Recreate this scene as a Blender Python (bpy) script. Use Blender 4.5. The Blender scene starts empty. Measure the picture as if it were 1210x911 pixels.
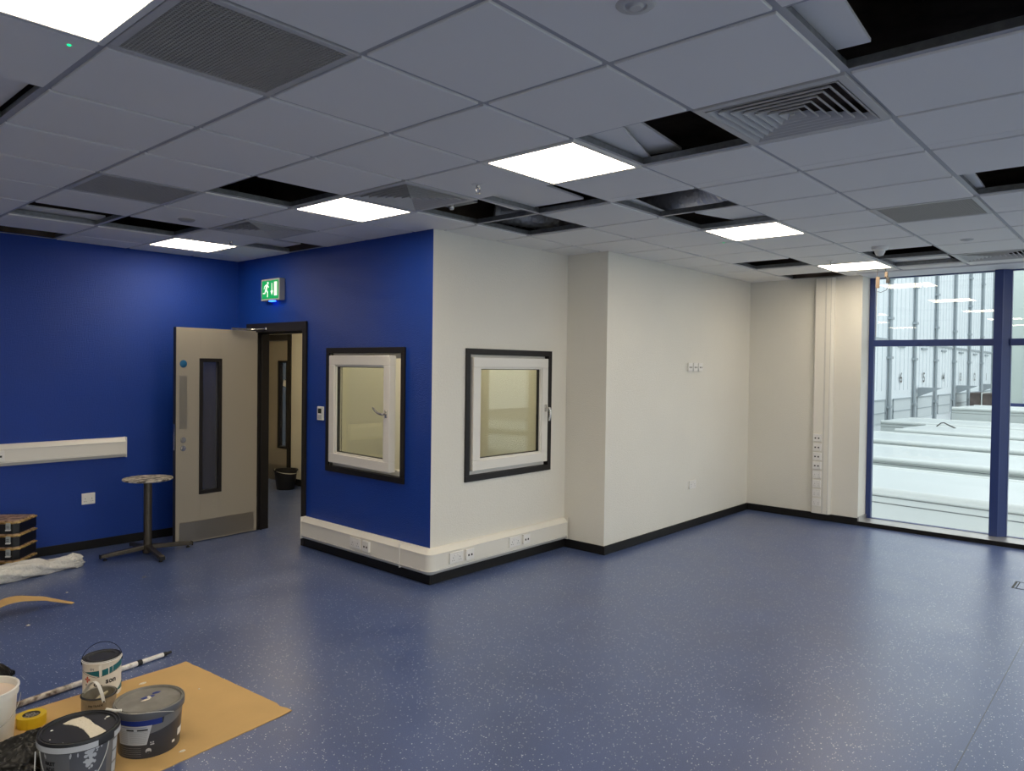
import bpy, bmesh, math, random
from mathutils import Vector, Matrix
random.seed(7)
C = bpy.context.scene.collection
PI = math.pi
R = math.radians
# ------------------------------------------------------------------ measures (metres, floor z = 0)
H = 2.7566                      # ceiling tile face
XA, YA = 2.895, 1.568           # corner of the blue / white box
XB, YB = 4.599, 1.112           # return corner
XC, YL = 7.645, 4.587           # window wall, left blue wall
T = 0.6                         # ceiling module
XW, YR = -5.0, -6.5             # unseen west and rear walls
TOP = H + 0.8

# ------------------------------------------------------------------ materials
def lin(c):
    c = c / 255.0
    return c / 12.92 if c <= .04045 else ((c + .055) / 1.055) ** 2.4
def rgb(r, g, b): return (lin(r), lin(g), lin(b), 1)
M = {}
def nodes(name):
    m = bpy.data.materials.new(name); m.use_nodes = True
    nt = m.node_tree; b = nt.nodes['Principled BSDF']
    M[name] = m
    return m, nt, b
def N(nt, t, **kw):
    n = nt.nodes.new(t)
    for k, v in kw.items():
        if k in n.inputs: n.inputs[k].default_value = v
        else: setattr(n, k, v)
    return n
def mat(name, col, rough=.5, metal=0, bump=0, bscale=60, var=0, vscale=3, spec=.5, coords='Object', stretch=None, emit=None, estr=0, detail=3):
    m, nt, b = nodes(name)
    b.inputs['Base Color'].default_value = col
    b.inputs['Roughness'].default_value = rough
    b.inputs['Metallic'].default_value = metal
    b.inputs['Specular IOR Level'].default_value = spec
    tc = N(nt, 'ShaderNodeTexCoord'); src = tc.outputs[coords]
    if stretch:
        mp = N(nt, 'ShaderNodeMapping'); mp.inputs['Scale'].default_value = stretch
        nt.links.new(src, mp.inputs['Vector']); src = mp.outputs[0]
    if bump:
        n = N(nt, 'ShaderNodeTexNoise'); n.inputs['Scale'].default_value = bscale; n.inputs['Detail'].default_value = detail
        nt.links.new(src, n.inputs['Vector'])
        bp = N(nt, 'ShaderNodeBump'); bp.inputs['Strength'].default_value = bump; bp.inputs['Distance'].default_value = .01
        nt.links.new(n.outputs['Fac'], bp.inputs['Height']); nt.links.new(bp.outputs[0], b.inputs['Normal'])
    if var:
        n = N(nt, 'ShaderNodeTexNoise'); n.inputs['Scale'].default_value = vscale; n.inputs['Detail'].default_value = 5
        nt.links.new(src, n.inputs['Vector'])
        mr = N(nt, 'ShaderNodeMapRange'); mr.inputs['From Min'].default_value = .3; mr.inputs['From Max'].default_value = .7
        mr.inputs['To Min'].default_value = 1 - var; mr.inputs['To Max'].default_value = 1 + var * .6
        nt.links.new(n.outputs['Fac'], mr.inputs['Value'])
        mx = N(nt, 'ShaderNodeVectorMath', operation='SCALE'); mx.inputs[0].default_value = col[:3]
        nt.links.new(mr.outputs[0], mx.inputs['Scale']); nt.links.new(mx.outputs[0], b.inputs['Base Color'])
    if emit:
        b.inputs['Emission Color'].default_value = emit; b.inputs['Emission Strength'].default_value = estr
    return m

WARM = (1.0, .86, .66, 1)
mat('blue_paint', (.007, .047, .31, 1), spec=.36, rough=.30, bump=.6, bscale=120, var=.06, vscale=1.5, stretch=(1, 1, 1.6))
mat('white_paint', (.79, .765, .685, 1), rough=.5, bump=.4, bscale=110, var=.03, vscale=1.2)
mat('cream_paint', (.79, .76, .65, 1), rough=.6, bump=.1, bscale=110)
mat('tile_white', (.90, .885, .83, 1), rough=.9, bump=.06, bscale=200)
mat('grid_shaded', (.46, .46, .465, 1), rough=.5)  # white bars greyed: shade in the tile joints is put into the colour
mat('margin_white', (.72, .72, .74, 1), rough=.6)
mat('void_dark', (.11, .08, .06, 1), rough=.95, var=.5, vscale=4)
mat('galv', (.30, .31, .31, 1), rough=.45, metal=.7, var=.2, vscale=30)
mat('foil', (.75, .75, .76, 1), rough=.35, metal=.35, bump=1, bscale=45)
mat('dark_frame', (.014, .012, .012, 1), rough=.5, spec=.3)
mat('black_skirting', (.009, .0085, .0085, 1), rough=.5, spec=.25)
mat('door_laminate', (.38, .34, .27, 1), rough=.5, bump=.03, bscale=300)
mat('door_edge', (.03, .03, .035, 1), rough=.5)
mat('steel', (.36, .33, .28, 1), rough=.38, metal=.85, bump=.04, bscale=80, stretch=(1, 1, 20))
mat('steel_bright', (.62, .6, .56, 1), rough=.25, metal=.95)
mat('upvc', (.80, .77, .70, 1), rough=.3)
mat('trunking_plastic', (.80, .77, .69, 1), rough=.35)
mat('socket_white', (.84, .82, .78, 1), rough=.3)
mat('slot_dark', (.03, .025, .02, 1), rough=.6)
mat('vent_paint', (.58, .57, .54, 1), rough=.5)
mat('egg_paint', (.46, .44, .39, 1), rough=.5)
mat('frame_blue', (.022, .045, .17, 1), rough=.32)
mat('sill_metal', (.46, .45, .43, 1), rough=.35, metal=.6, var=.15, vscale=8)
mat('rubber_black', (.01, .01, .01, 1), rough=.6)
mat('table_metal', (.10, .085, .065, 1), rough=.35, metal=.6, var=.2, vscale=20)
mat('case_black', (.010, .010, .011, 1), rough=.35)
mat('latch_grey', (.36, .40, .42, 1), rough=.35)
mat('lid_black', (.016, .017, .019, 1), rough=.42, var=.3, vscale=14)
mat('white_plastic', (.80, .79, .74, 1), rough=.35)
mat('wet_paint', (.80, .66, .54, 1), rough=.22)
mat('dry_paint', (.78, .72, .58, 1), rough=.6, bump=.6, bscale=90)
mat('teal_print', (.003, .13, .17, 1), rough=.4)
mat('blue_print', (.008, .03, .22, 1), rough=.4)
mat('red_print', (.5, .08, .05, 1), rough=.5)
mat('ink_black', (.01, .01, .012, 1), rough=.5)
mat('label_grey', (.50, .52, .55, 1), rough=.4)
mat('label_text', (.30, .31, .33, 1), rough=.5)
mat('tub_slate', (.035, .042, .058, 1), rough=.35)
mat('tub_grey', (.15, .155, .165, 1), rough=.35)
mat('tub_lid_grey', (.23, .22, .19, 1), rough=.45, var=.25, vscale=14)
mat('tub_midgrey', (.10, .105, .12, 1), rough=.35)
mat('tape_yellow', (.72, .50, .015, 1), rough=.45)
mat('tape_core', (.12, .10, .07, 1), rough=.7)
mat('wire_steel', (.55, .54, .5, 1), rough=.3, metal=.8)
mat('tin_metal', (.36, .34, .29, 1), rough=.4, metal=.3, var=.3, vscale=20)
mat('tin_inside', (.26, .22, .14, 1), rough=.5, var=.4, vscale=25)
mat('card_brown', (.62, .40, .155, 1), rough=.75, var=.06, vscale=4, bump=.05, bscale=60)
mat('card_edge', (.34, .20, .08, 1), rough=.8)
mat('bag_black', (.006, .006, .005, 1), rough=.33, bump=.5, bscale=30, detail=4, spec=.35)
mat('wrap_white', (.74, .72, .66, 1), rough=.25, bump=1.0, bscale=55, stretch=(1, 1, 1), detail=5)
mat('bucket_black', (.008, .008, .009, 1), rough=.4)
mat('sign_green', (.0, .30, .085, 1), rough=.4, emit=(.0, .42, .11, 1), estr=.4)
mat('sign_white', (.85, .9, .85, 1), rough=.4, emit=(.8, 1, .85, 1), estr=.45)
mat('sign_case', (.42, .42, .40, 1), rough=.5)
mat('sign_blue_led', (.02, .1, .8, 1), rough=.4, emit=(.02, .12, 1, 1), estr=6)
mat('led_green', (.0, .3, .1, 1), rough=.4, emit=(.0, 1, .3, 1), estr=1.6)
mat('disc_blue', (.01, .12, .26, 1), rough=.4)
mat('thermostat_screen', (.03, .035, .03, 1), rough=.2)
mat('tan_block', (.10, .07, .045, 1), rough=.6)
mat('cladding_white', (.76, .82, .85, 1), rough=.55)
mat('cladding_rib', (.34, .39, .42, 1), rough=.6)
mat('cladding_joint', (.60, .66, .70, 1), rough=.6)
mat('dock_panel', (.58, .64, .66, 1), rough=.6)
mat('cladding_green', (.60, .68, .64, 1), rough=.6)
mat('trailer_white', (.60, .65, .635, 1), rough=.28, var=.03, vscale=.6)
mat('trailer_trim', (.66, .70, .68, 1), rough=.3)
mat('trailer_seam', (.16, .18, .18, 1), rough=.6)
mat('brown_load', (.10, .08, .075, 1), rough=.8, var=.4, vscale=3)
mat('asphalt', (.34, .34, .33, 1), rough=.9)
mat('copper', (.35, .2, .1, 1), rough=.5)
mat('brush_bristle', (.55, .48, .32, 1), rough=.8)

# light panels
m, nt, b = nodes('panel_glow')
b.inputs['Base Color'].default_value = (.8, .8, .8, 1)
b.inputs['Emission Color'].default_value = WARM
b.inputs['Emission Strength'].default_value = 14.5
m, nt, b = nodes('panel_glow_warm')
b.inputs['Base Color'].default_value = (.8, .8, .8, 1)
b.inputs['Emission Color'].default_value = (1, .90, .70, 1)
b.inputs['Emission Strength'].default_value = 10

m, nt, b = nodes('panel_glow_hall')
b.inputs['Emission Color'].default_value = (1, .82, .56, 1)
b.inputs['Emission Strength'].default_value = 20

# floor: blue safety vinyl with pale flecks
m, nt, b = nodes('floor_vinyl')
tc = N(nt, 'ShaderNodeTexCoord')
vo = N(nt, 'ShaderNodeTexVoronoi'); vo.inputs['Scale'].default_value = 82; vo.inputs['Randomness'].default_value = 1
nt.links.new(tc.outputs['Object'], vo.inputs['Vector'])
sep = N(nt, 'ShaderNodeSeparateColor'); nt.links.new(vo.outputs['Color'], sep.inputs[0])
th = N(nt, 'ShaderNodeMapRange'); th.inputs['From Min'].default_value = .25; th.inputs['From Max'].default_value = 1
th.inputs['To Min'].default_value = 0; th.inputs['To Max'].default_value = .27
nt.links.new(sep.outputs[0], th.inputs['Value'])
lt = N(nt, 'ShaderNodeMath', operation='LESS_THAN'); nt.links.new(vo.outputs['Distance'], lt.inputs[0]); nt.links.new(th.outputs[0], lt.inputs[1])
n1 = N(nt, 'ShaderNodeTexNoise'); n1.inputs['Scale'].default_value = 2.2; n1.inputs['Detail'].default_value = 6
nt.links.new(tc.outputs['Object'], n1.inputs['Vector'])
n2 = N(nt, 'ShaderNodeTexNoise'); n2.inputs['Scale'].default_value = 240; n2.inputs['Detail'].default_value = 2
nt.links.new(tc.outputs['Object'], n2.inputs['Vector'])
cr = N(nt, 'ShaderNodeValToRGB'); cr.color_ramp.elements[0].position = .32; cr.color_ramp.elements[1].position = .7
cr.color_ramp.elements[0].color = (.060, .094, .228, 1); cr.color_ramp.elements[1].color = (.082, .124, .280, 1)
nt.links.new(n1.outputs['Fac'], cr.inputs[0])
c2 = N(nt, 'ShaderNodeValToRGB'); c2.color_ramp.elements[0].position = .35; c2.color_ramp.elements[1].position = .65
c2.color_ramp.elements[0].color = (.78, .78, .78, 1); c2.color_ramp.elements[1].color = (1.2, 1.2, 1.2, 1)
nt.links.new(n2.outputs['Fac'], c2.inputs[0])
mul = N(nt, 'ShaderNodeMix', data_type='RGBA', blend_type='MULTIPLY'); mul.inputs[0].default_value = 1
nt.links.new(cr.outputs[0], mul.inputs[6]); nt.links.new(c2.outputs[0], mul.inputs[7])
mx = N(nt, 'ShaderNodeMix', data_type='RGBA'); mx.inputs[7].default_value = (.74, .77, .82, 1)
nt.links.new(lt.outputs[0], mx.inputs[0]); nt.links.new(mul.outputs[2], mx.inputs[6])
# welded seam between two sheets of vinyl at y = -2.03
sx = N(nt, 'ShaderNodeSeparateXYZ'); nt.links.new(tc.outputs['Object'], sx.inputs[0])
a1 = N(nt, 'ShaderNodeMath', operation='ADD'); a1.inputs[1].default_value = 2.03; nt.links.new(sx.outputs['Y'], a1.inputs[0])
a2 = N(nt, 'ShaderNodeMath', operation='ABSOLUTE'); nt.links.new(a1.outputs[0], a2.inputs[0])
a3 = N(nt, 'ShaderNodeMath', operation='LESS_THAN'); a3.inputs[1].default_value = .0028; nt.links.new(a2.outputs[0], a3.inputs[0])
mx2 = N(nt, 'ShaderNodeMix', data_type='RGBA'); mx2.inputs[7].default_value = (.02, .03, .07, 1)
nt.links.new(a3.outputs[0], mx2.inputs[0]); nt.links.new(mx.outputs[2], mx2.inputs[6])
nt.links.new(mx2.outputs[2], b.inputs['Base Color'])
rr = N(nt, 'ShaderNodeMapRange'); rr.inputs['From Min'].default_value = .3; rr.inputs['From Max'].default_value = .7
rr.inputs['To Min'].default_value = .29; rr.inputs['To Max'].default_value = .40; b.inputs['Specular IOR Level'].default_value = .7; b.inputs['Coat Weight'].default_value = .35; b.inputs['Coat Roughness'].default_value = .30
nt.links.new(n1.outputs['Fac'], rr.inputs['Value']); nt.links.new(rr.outputs[0], b.inputs['Roughness'])
bp = N(nt, 'ShaderNodeBump'); bp.inputs['Strength'].default_value = .12; bp.inputs['Distance'].default_value = .004
nt.links.new(n2.outputs['Fac'], bp.inputs['Height']); nt.links.new(bp.outputs[0], b.inputs['Normal'])

def glass(name, tint, r0, haze=0):
    m, nt, b = nodes(name)
    nt.nodes.remove(b)
    out = nt.nodes['Material Output']
    tr = N(nt, 'ShaderNodeBsdfTransparent'); tr.inputs[0].default_value = tint
    gl = N(nt, 'ShaderNodeBsdfGlossy'); gl.inputs['Roughness'].default_value = 0.0; gl.inputs[0].default_value = (1, 1, 1, 1)
    lw = N(nt, 'ShaderNodeLayerWeight'); lw.inputs[0].default_value = .5
    pw = N(nt, 'ShaderNodeMath', operation='POWER'); pw.inputs[1].default_value = 5; nt.links.new(lw.outputs['Facing'], pw.inputs[0])
    ml = N(nt, 'ShaderNodeMath', operation='MULTIPLY_ADD'); ml.inputs[1].default_value = 1 - r0; ml.inputs[2].default_value = r0
    nt.links.new(pw.outputs[0], ml.inputs[0])
    ms = N(nt, 'ShaderNodeMixShader'); nt.links.new(ml.outputs[0], ms.inputs[0])
    nt.links.new(tr.outputs[0], ms.inputs[1]); nt.links.new(gl.outputs[0], ms.inputs[2]); nt.links.new(ms.outputs[0], out.inputs[0])
    if haze:
        df = N(nt, 'ShaderNodeBsdfDiffuse'); df.inputs[0].default_value = (.5, .5, .55, 1)  # even grey diffuse mixed over the pane to make it greyer
        m2 = N(nt, 'ShaderNodeMixShader'); m2.inputs[0].default_value = haze
        nt.links.new(ms.outputs[0], m2.inputs[1]); nt.links.new(df.outputs[0], m2.inputs[2]); nt.links.new(m2.outputs[0], out.inputs[0])
glass('window_glass', (.97, .985, .975, 1), .035)
glass('office_glass', (.975, .985, .955, 1), .022)
glass('door_glass', (.62, .62, .62, 1), .06, .10)

# two-colour patterned materials
def mottled(name, c1, c2, scale, lo, hi, rough=.6, stretch=(1, 1, 1), bump=0):
    m, nt, b = nodes(name)
    tc = N(nt, 'ShaderNodeTexCoord'); mp = N(nt, 'ShaderNodeMapping'); mp.inputs['Scale'].default_value = stretch
    n = N(nt, 'ShaderNodeTexNoise'); n.inputs['Scale'].default_value = scale; n.inputs['Detail'].default_value = 6
    nt.links.new(tc.outputs['Object'], mp.inputs[0]); nt.links.new(mp.outputs[0], n.inputs['Vector'])
    cr = N(nt, 'ShaderNodeValToRGB'); cr.color_ramp.elements[0].position = lo; cr.color_ramp.elements[1].position = hi
    cr.color_ramp.elements[0].color = c1; cr.color_ramp.elements[1].color = c2
    nt.links.new(n.outputs['Fac'], cr.inputs[0]); nt.links.new(cr.outputs[0], b.inputs['Base Color'])
    b.inputs['Roughness'].default_value = rough
    if bump:
        bp = N(nt, 'ShaderNodeBump'); bp.inputs['Strength'].default_value = bump; bp.inputs['Distance'].default_value = .01
        nt.links.new(n.outputs['Fac'], bp.inputs['Height']); nt.links.new(bp.outputs[0], b.inputs['Normal'])
mottled('table_top_paint', (.10, .085, .07, 1), (.62, .56, .46, 1), 22, .42, .55)
mottled('case_lid', (.14, .07, .035, 1), (.58, .40, .26, 1), 24, .38, .60, rough=.45, stretch=(1, 1, 1))
mottled('pole_stained', (.12, .08, .06, 1), (.62, .56, .48, 1), 30, .38, .58, rough=.5)
mottled('pole_white', (.42, .38, .33, 1), (.80, .77, .72, 1), 40, .3, .5, rough=.4)
mottled('case_rim', (.22, .12, .03, 1), (.60, .42, .15, 1), 25, .4, .6, rough=.3)

# ------------------------------------------------------------------ mesh builder
class MB:
    def __init__(s): s.v = []; s.f = []; s.sm = []; s.mi = []
    def add(s, vs, fs, smooth=False, mi=0):
        o = len(s.v); s.v += [tuple(v) for v in vs]
        for f in fs: s.f.append([o + i for i in f]); s.sm.append(smooth); s.mi.append(mi)
        return s
    def box(s, x0, x1, y0, y1, z0, z1, mi=0, mat4=None):
        vs = [Vector(p) for p in ((x0, y0, z0), (x1, y0, z0), (x1, y1, z0), (x0, y1, z0), (x0, y0, z1), (x1, y0, z1), (x1, y1, z1), (x0, y1, z1))]
        if mat4: vs = [mat4 @ v for v in vs]
        return s.add(vs, [(0, 3, 2, 1), (4, 5, 6, 7), (0, 1, 5, 4), (1, 2, 6, 5), (2, 3, 7, 6), (3, 0, 4, 7)], mi=mi)
    def prism(s, poly, a, b, axis='x', mi=0, mat4=None):
        n = len(poly); vs = []
        for t in (a, b):
            for (u, w) in poly:
                vs.append({'x': (t, u, w), 'y': (u, t, w), 'z': (u, w, t)}[axis])
        if mat4: vs = [mat4 @ Vector(v) for v in vs]
        fs = [tuple(range(n))[::-1], tuple(range(n, 2 * n))] + [(i, (i + 1) % n, n + (i + 1) % n, n + i) for i in range(n)]
        return s.add(vs, fs, mi=mi)
    def lathe(s, prof, n=32, c=(0, 0, 0), smooth=True, mi=0, cap=True, axis=None):
        vs = []; k = len(prof)
        for i in range(n):
            a = 2 * PI * i / n
            for (r, z) in prof:
                p = Vector((r * math.cos(a), r * math.sin(a), z))
                if axis: p = axis @ p
                vs.append(p + Vector(c))
        fs = []
        for i in range(n):
            j = (i + 1) % n
            for q in range(k - 1): fs.append((i * k + q, j * k + q, j * k + q + 1, i * k + q + 1))
        s.add(vs, fs, smooth, mi)
        if cap:
            o = len(s.v) - n * k
            for q, fl in ((0, True), (k - 1, False)):
                if prof[q][0] > 1e-6:
                    ring = [o + i * k + q for i in range(n)]
                    s.f.append(ring[::-1] if fl else ring); s.sm.append(False); s.mi.append(mi)
        return s
    def tube(s, path, r, n=10, mi=0, smooth=True, sq=None):
        P = [Vector(p) for p in path]; rs = r if isinstance(r, (list, tuple)) else [r] * len(P)
        up = Vector((0, 0, 1)); vs = []
        prev = None
        for i, p in enumerate(P):
            d = (P[min(i + 1, len(P) - 1)] - P[max(i - 1, 0)]).normalized()
            if prev is None:
                a = d.cross(up if abs(d.z) < .9 else Vector((1, 0, 0))).normalized()
            else:
                a = (prev - d * prev.dot(d)).normalized()
            prev = a; b_ = d.cross(a)
            for k in range(n):
                t = 2 * PI * k / n
                vs.append(p + (a * math.cos(t) + b_ * math.sin(t)) * rs[i])
        fs = [(i * n + k, i * n + (k + 1) % n, (i + 1) * n + (k + 1) % n, (i + 1) * n + k) for i in range(len(P) - 1) for k in range(n)]
        s.add(vs, fs, smooth, mi)
        o = len(s.v) - len(vs)
        s.f.append([o + k for k in range(n)][::-1]); s.sm.append(False); s.mi.append(mi)
        s.f.append([o + (len(P) - 1) * n + k for k in range(n)]); s.sm.append(False); s.mi.append(mi)
        return s
    def build(s, name, mats, parent=None, bevel=0, seg=2, loc=None, rot=None):
        me = bpy.data.meshes.new(name); me.from_pydata(s.v, [], s.f); me.update()
        for p, sm, mi in zip(me.polygons, s.sm, s.mi): p.use_smooth = sm; p.material_index = mi
        for mm in (mats if isinstance(mats, (list, tuple)) else [mats]): me.materials.append(M[mm])
        bm = bmesh.new(); bm.from_mesh(me); bmesh.ops.recalc_face_normals(bm, faces=bm.faces[:]); bm.to_mesh(me); bm.free()
        if any(s.sm): me.set_sharp_from_angle(angle=R(38))
        o = bpy.data.objects.new(name, me); C.objects.link(o)
        if parent: o.parent = parent
        if loc: o.location = loc
        if rot: o.rotation_euler = rot
        if bevel:
            b = o.modifiers.new('bevel', 'BEVEL'); b.width = bevel; b.segments = seg; b.limit_method = 'ANGLE'; b.angle_limit = R(40)
        return o
def thing(name, label, cat, loc=(0, 0, 0), rz=0, group=None):
    o = bpy.data.objects.new(name, None); C.objects.link(o); o.empty_display_size = .1
    o.location = loc; o.rotation_euler = (0, 0, rz); o['label'] = label; o['category'] = cat
    if group: o['group'] = group
    return o
def tag(o, label, cat, group=None):
    o['label'] = label; o['category'] = cat
    if group: o['group'] = group
    return o
def struct(o): o['kind'] = 'structure'; return o
def sempty(name, loc=(0, 0, 0), rz=0):
    o = bpy.data.objects.new(name, None); C.objects.link(o); o.location = loc; o.rotation_euler = (0, 0, rz)
    o['kind'] = 'structure'; return o
def dup(root, loc=None, rz=None, label=None, group=None):
    r = root.copy(); C.objects.link(r)
    if loc is not None: r.location = loc
    if rz is not None: r.rotation_euler = (0, 0, rz)
    if label: r['label'] = label
    if group: r['group'] = group
    for ch in list(root.children):
        c = ch.copy(); C.objects.link(c); c.parent = r
        for g in list(ch.children):
            d = g.copy(); C.objects.link(d); d.parent = c
    return r
def text_verts(s, size, bold=0.0):
    cu = bpy.data.curves.new('t', 'FONT'); cu.body = s; cu.size = size; cu.align_x = 'CENTER'; cu.offset = bold; cu.resolution_u = 3
    ob = bpy.data.objects.new('t', cu); C.objects.link(ob)
    dg = bpy.context.evaluated_depsgraph_get()
    me = bpy.data.meshes.new_from_object(ob.evaluated_get(dg))
    vs = [v.co.copy() for v in me.vertices]; fs = [tuple(p.vertices) for p in me.polygons]
    bpy.data.objects.remove(ob); bpy.data.curves.remove(cu); bpy.data.meshes.remove(me)
    return vs, fs

# ------------------------------------------------------------------ room shell
def wallbox(name, boxes, mats, choose=None):
    mb = MB()
    for bx in boxes: mb.box(*bx)
    o = mb.build(name, mats); struct(o)
    if choose:
        for p in o.data.polygons: p.material_index = choose(p.normal, p.center)
    return o
mb = MB(); mb.box(XW - .2, XC + .30, YR - .2, 8.2, -.12, 0); struct(mb.build('floor', 'floor_vinyl'))
# left wall (blue)
wallbox('wall_left', [(XW, XA + .0, YL, YL + .14, 0, TOP)], 'blue_paint')
# door wall: pieces around the door opening and window 1
DY0, DY1, DZ = 3.345, 4.30, 2.03     # door opening
W1 = (1.925, 2.92, .79, 1.802)       # window opening (y0, y1, z0, z1)
t = XA + .135
wallbox('wall_middle', [
    (XA, t, YA, W1[0], 0, TOP), (XA, t, W1[0], W1[1], 0, W1[2]), (XA, t, W1[0], W1[1], W1[3], TOP),
    (XA, t, W1[1], DY0, 0, TOP), (XA, t, DY0, DY1, DZ, TOP), (XA, t, DY1, 8.0, 0, TOP)],
    ['blue_paint', 'white_paint', 'cream_paint'], lambda n, c: 0 if n.x < -.5 else (1 if n.y < -.5 and c.y < 1.6 else 2))
W2 = (3.30, 4.315, .79, 1.805)
wallbox('wall_front', [
    (t, W2[0], YA, YA + .135, 0, TOP), (W2[0], W2[1], YA, YA + .135, 0, W2[2]), (W2[0], W2[1], YA, YA + .135, W2[3], TOP), (W2[1], XB, YA, YA + .135, 0, TOP)],
    ['white_paint', 'cream_paint'], lambda n, c: 0 if n.y < -.5 else 1)
wallbox('wall_return', [(XB, XB + .15, YB, 3.25, 0, TOP)], ['white_paint', 'cream_paint'], lambda n, c: 0 if c.y < 1.6 or n.y < -.5 else 0)
wallbox('wall_back', [(XB + .15, 8.02, YB, YB + .13, 0, TOP)], 'white_paint')
wallbox('wall_right', [(XC, 8.02, -.165, YB, 0, TOP)], 'white_paint')
wallbox('wall_west', [(XW - .14, XW, YR, YL + .14, 0, TOP)], 'white_paint')
# partition between office and hall, hall far walls
wallbox('wall_partition', [(t, XB, 3.15, 3.25, 0, 2.7)], 'cream_paint')
XH = 4.709
wallbox('wall_hall', [(XH, XH + .14, 3.25, 6.60, 0, 2.7), (XH, XH + .14, 7.52, 8.0, 0, 2.7), (XH, XH + .14, 6.60, 7.52, 2.04, 2.7), (XB, XH, 3.25, 3.35, 0, 2.7)], 'cream_paint')
wallbox('wall_hall_end', [(t, XH + .14, 8.0, 8.14, 0, 2.7)], 'cream_paint')
struct(MB().box(t, XB, YA + .135, 3.15, 2.66, 2.70).build('ceiling_office', 'tile_white'))
struct(MB().box(t, XH + .0, 3.25, 8.0, 2.66, 2.70).build('ceiling_hall', 'tile_white'))

# skirting
def skirt(name, boxes):
    mb = MB()
    for (x0, x1, y0, y1, h) in boxes: mb.box(x0, x1, y0, y1, 0, h)
    struct(mb.build(name, 'black_skirting', bevel=.003))
S = .015
skirt('baseboard_left', [(XW, XA, YL - S, YL, .078)])
skirt('baseboard_middle', [(XA - S, XA, YA - S, 3.285, .10), (XA - S, XA, 4.39, YL - S, .078)])
skirt('baseboard_front', [(XA, XB - S, YA - S, YA, .10)])
skirt('baseboard_return', [(XB - S, XB, YB - S, YA, .08)])
skirt('baseboard_back', [(XB, XC, YB - S, YB, .08)])
skirt('baseboard_right', [(XC - S, XC, -.165, YB - S, .08)])
skirt('baseboard_hall', [(XH - S, XH, 3.35, 6.50, .09), (t, t + S, DY1 + .06, 8, .09), (t, XH, 7.985, 8.0, .09)])

# ------------------------------------------------------------------ ceiling
regions = [(XW, XA, YR, YL), (XA, XB, YR, YA), (XB, 7.44, YR, YB), (7.44, XC, -.165, YB)]
holes = {(2, 2), (4, 1), (4, 0), (5, 1), (3, -2), (2, -4), (5, -1), (6, -1), (6, -4), (10, -2), (11, -2), (10, 0), (12, 0), (1, 5), (1, 7), (2, 5), (4, 5), (-1, 1)}
lights = [(-1, -1), (3, -1), (3, 2), (3, 6), (7, -1), (11, -1), (-1, -5), (3, -6), (7, -6), (11, -6), (-5, -1), (-5, -5), (-5, 3), (-1, 3), (-1, -9), (3, -10), (7, -10), (11, -10), (-5, -9)]
grilles = [(0, -1), (1, 3), (7, -3)]
diffs = [(3, 1), (3, -3), (3, 4), (11, -3)]
taken = holes | set(lights) | set(grilles) | set(diffs)
mb = MB(); g = MB(); gw = MB()
IN = .0135
for i in range(-9, 13):
    for j in range(-11, 8):
        if (i, j) in taken: continue
        x0, x1, y0, y1 = i * T, (i + 1) * T, j * T, (j + 1) * T
        for (a, b_, c, d) in regions:
            X0, X1, Y0, Y1 = max(x0, a), min(x1, b_), max(y0, c), min(y1, d)
            if X1 - X0 < .02 or Y1 - Y0 < .02: continue
            X0 += IN if X0 == x0 else 0; X1 -= IN if X1 == x1 else 0
            Y0 += IN if Y0 == y0 else 0; Y1 -= IN if Y1 == y1 else 0
            if X1 - X0 < .01 or Y1 - Y0 < .01: continue
            mb.box(X0, X1, Y0, Y1, H, H + .018)
ceil = struct(mb.build('ceiling', 'tile_white', bevel=.0025, seg=1))
def clipseg(axis, c):
    out = []
    for (a, b_, cc, d) in regions:
        if axis == 'x' and a <= c <= b_: out.append((cc, d))       # line x = c spans y
        if axis == 'y' and cc <= c <= d: out.append((a, b_))
    return out
for i in range(-8, 13):
    for (a, b_) in clipseg('x', i * T): g.box(i * T - .0135, i * T + .0135, a, b_, H + .0095, H + .012); gw.box(i * T - .003, i * T + .003, a, b_, H + .0115, H + .046)
for j in range(-10, 8):
    for (a, b_) in clipseg('y', j * T): g.box(a, b_, j * T - .0135, j * T + .0135, H + .0098, H + .0122); gw.box(a, b_, j * T - .003, j * T + .003, H + .0115, H + .0455)
g.build('grid', 'grid_shaded', ceil); gw.build('grid_webs', 'galv', ceil)
# wall angle
w = MB(); e = .022
for (x0, x1, y0, y1) in [(XW, XA, YL - e, YL), (XA - e, XA, YA - e, YL), (XA, XB, YA - e, YA), (XB - e, XB, YB - e, YA), (XB, XC, YB - e, YB), (XC - e, XC, -.1, YB), (XW, XW + e, YR, YL), (XW, XC, YR, YR + e)]:
    w.box(x0, x1, y0, y1, H + .004, H + .0065)
w.build('wall_angle', 'grid_shaded', ceil)
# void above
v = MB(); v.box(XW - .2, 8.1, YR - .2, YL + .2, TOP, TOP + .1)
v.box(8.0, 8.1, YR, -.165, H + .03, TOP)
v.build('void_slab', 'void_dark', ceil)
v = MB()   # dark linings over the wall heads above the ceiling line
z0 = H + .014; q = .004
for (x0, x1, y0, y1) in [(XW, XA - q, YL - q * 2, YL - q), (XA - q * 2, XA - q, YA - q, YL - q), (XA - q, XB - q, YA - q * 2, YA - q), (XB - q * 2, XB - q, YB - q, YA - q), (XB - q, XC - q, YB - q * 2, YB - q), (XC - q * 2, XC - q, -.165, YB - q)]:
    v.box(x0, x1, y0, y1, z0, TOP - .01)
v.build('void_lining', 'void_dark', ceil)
# plain margin above the windows
mb = MB(); mb.box(7.44, 8.0, YR, -.165, H - .012, H + .03); mb.box(7.425, 7.44, YR, -.165, H - .004, H + .03)
struct(mb.build('trim_1', 'margin_white', bevel=.002))

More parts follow.
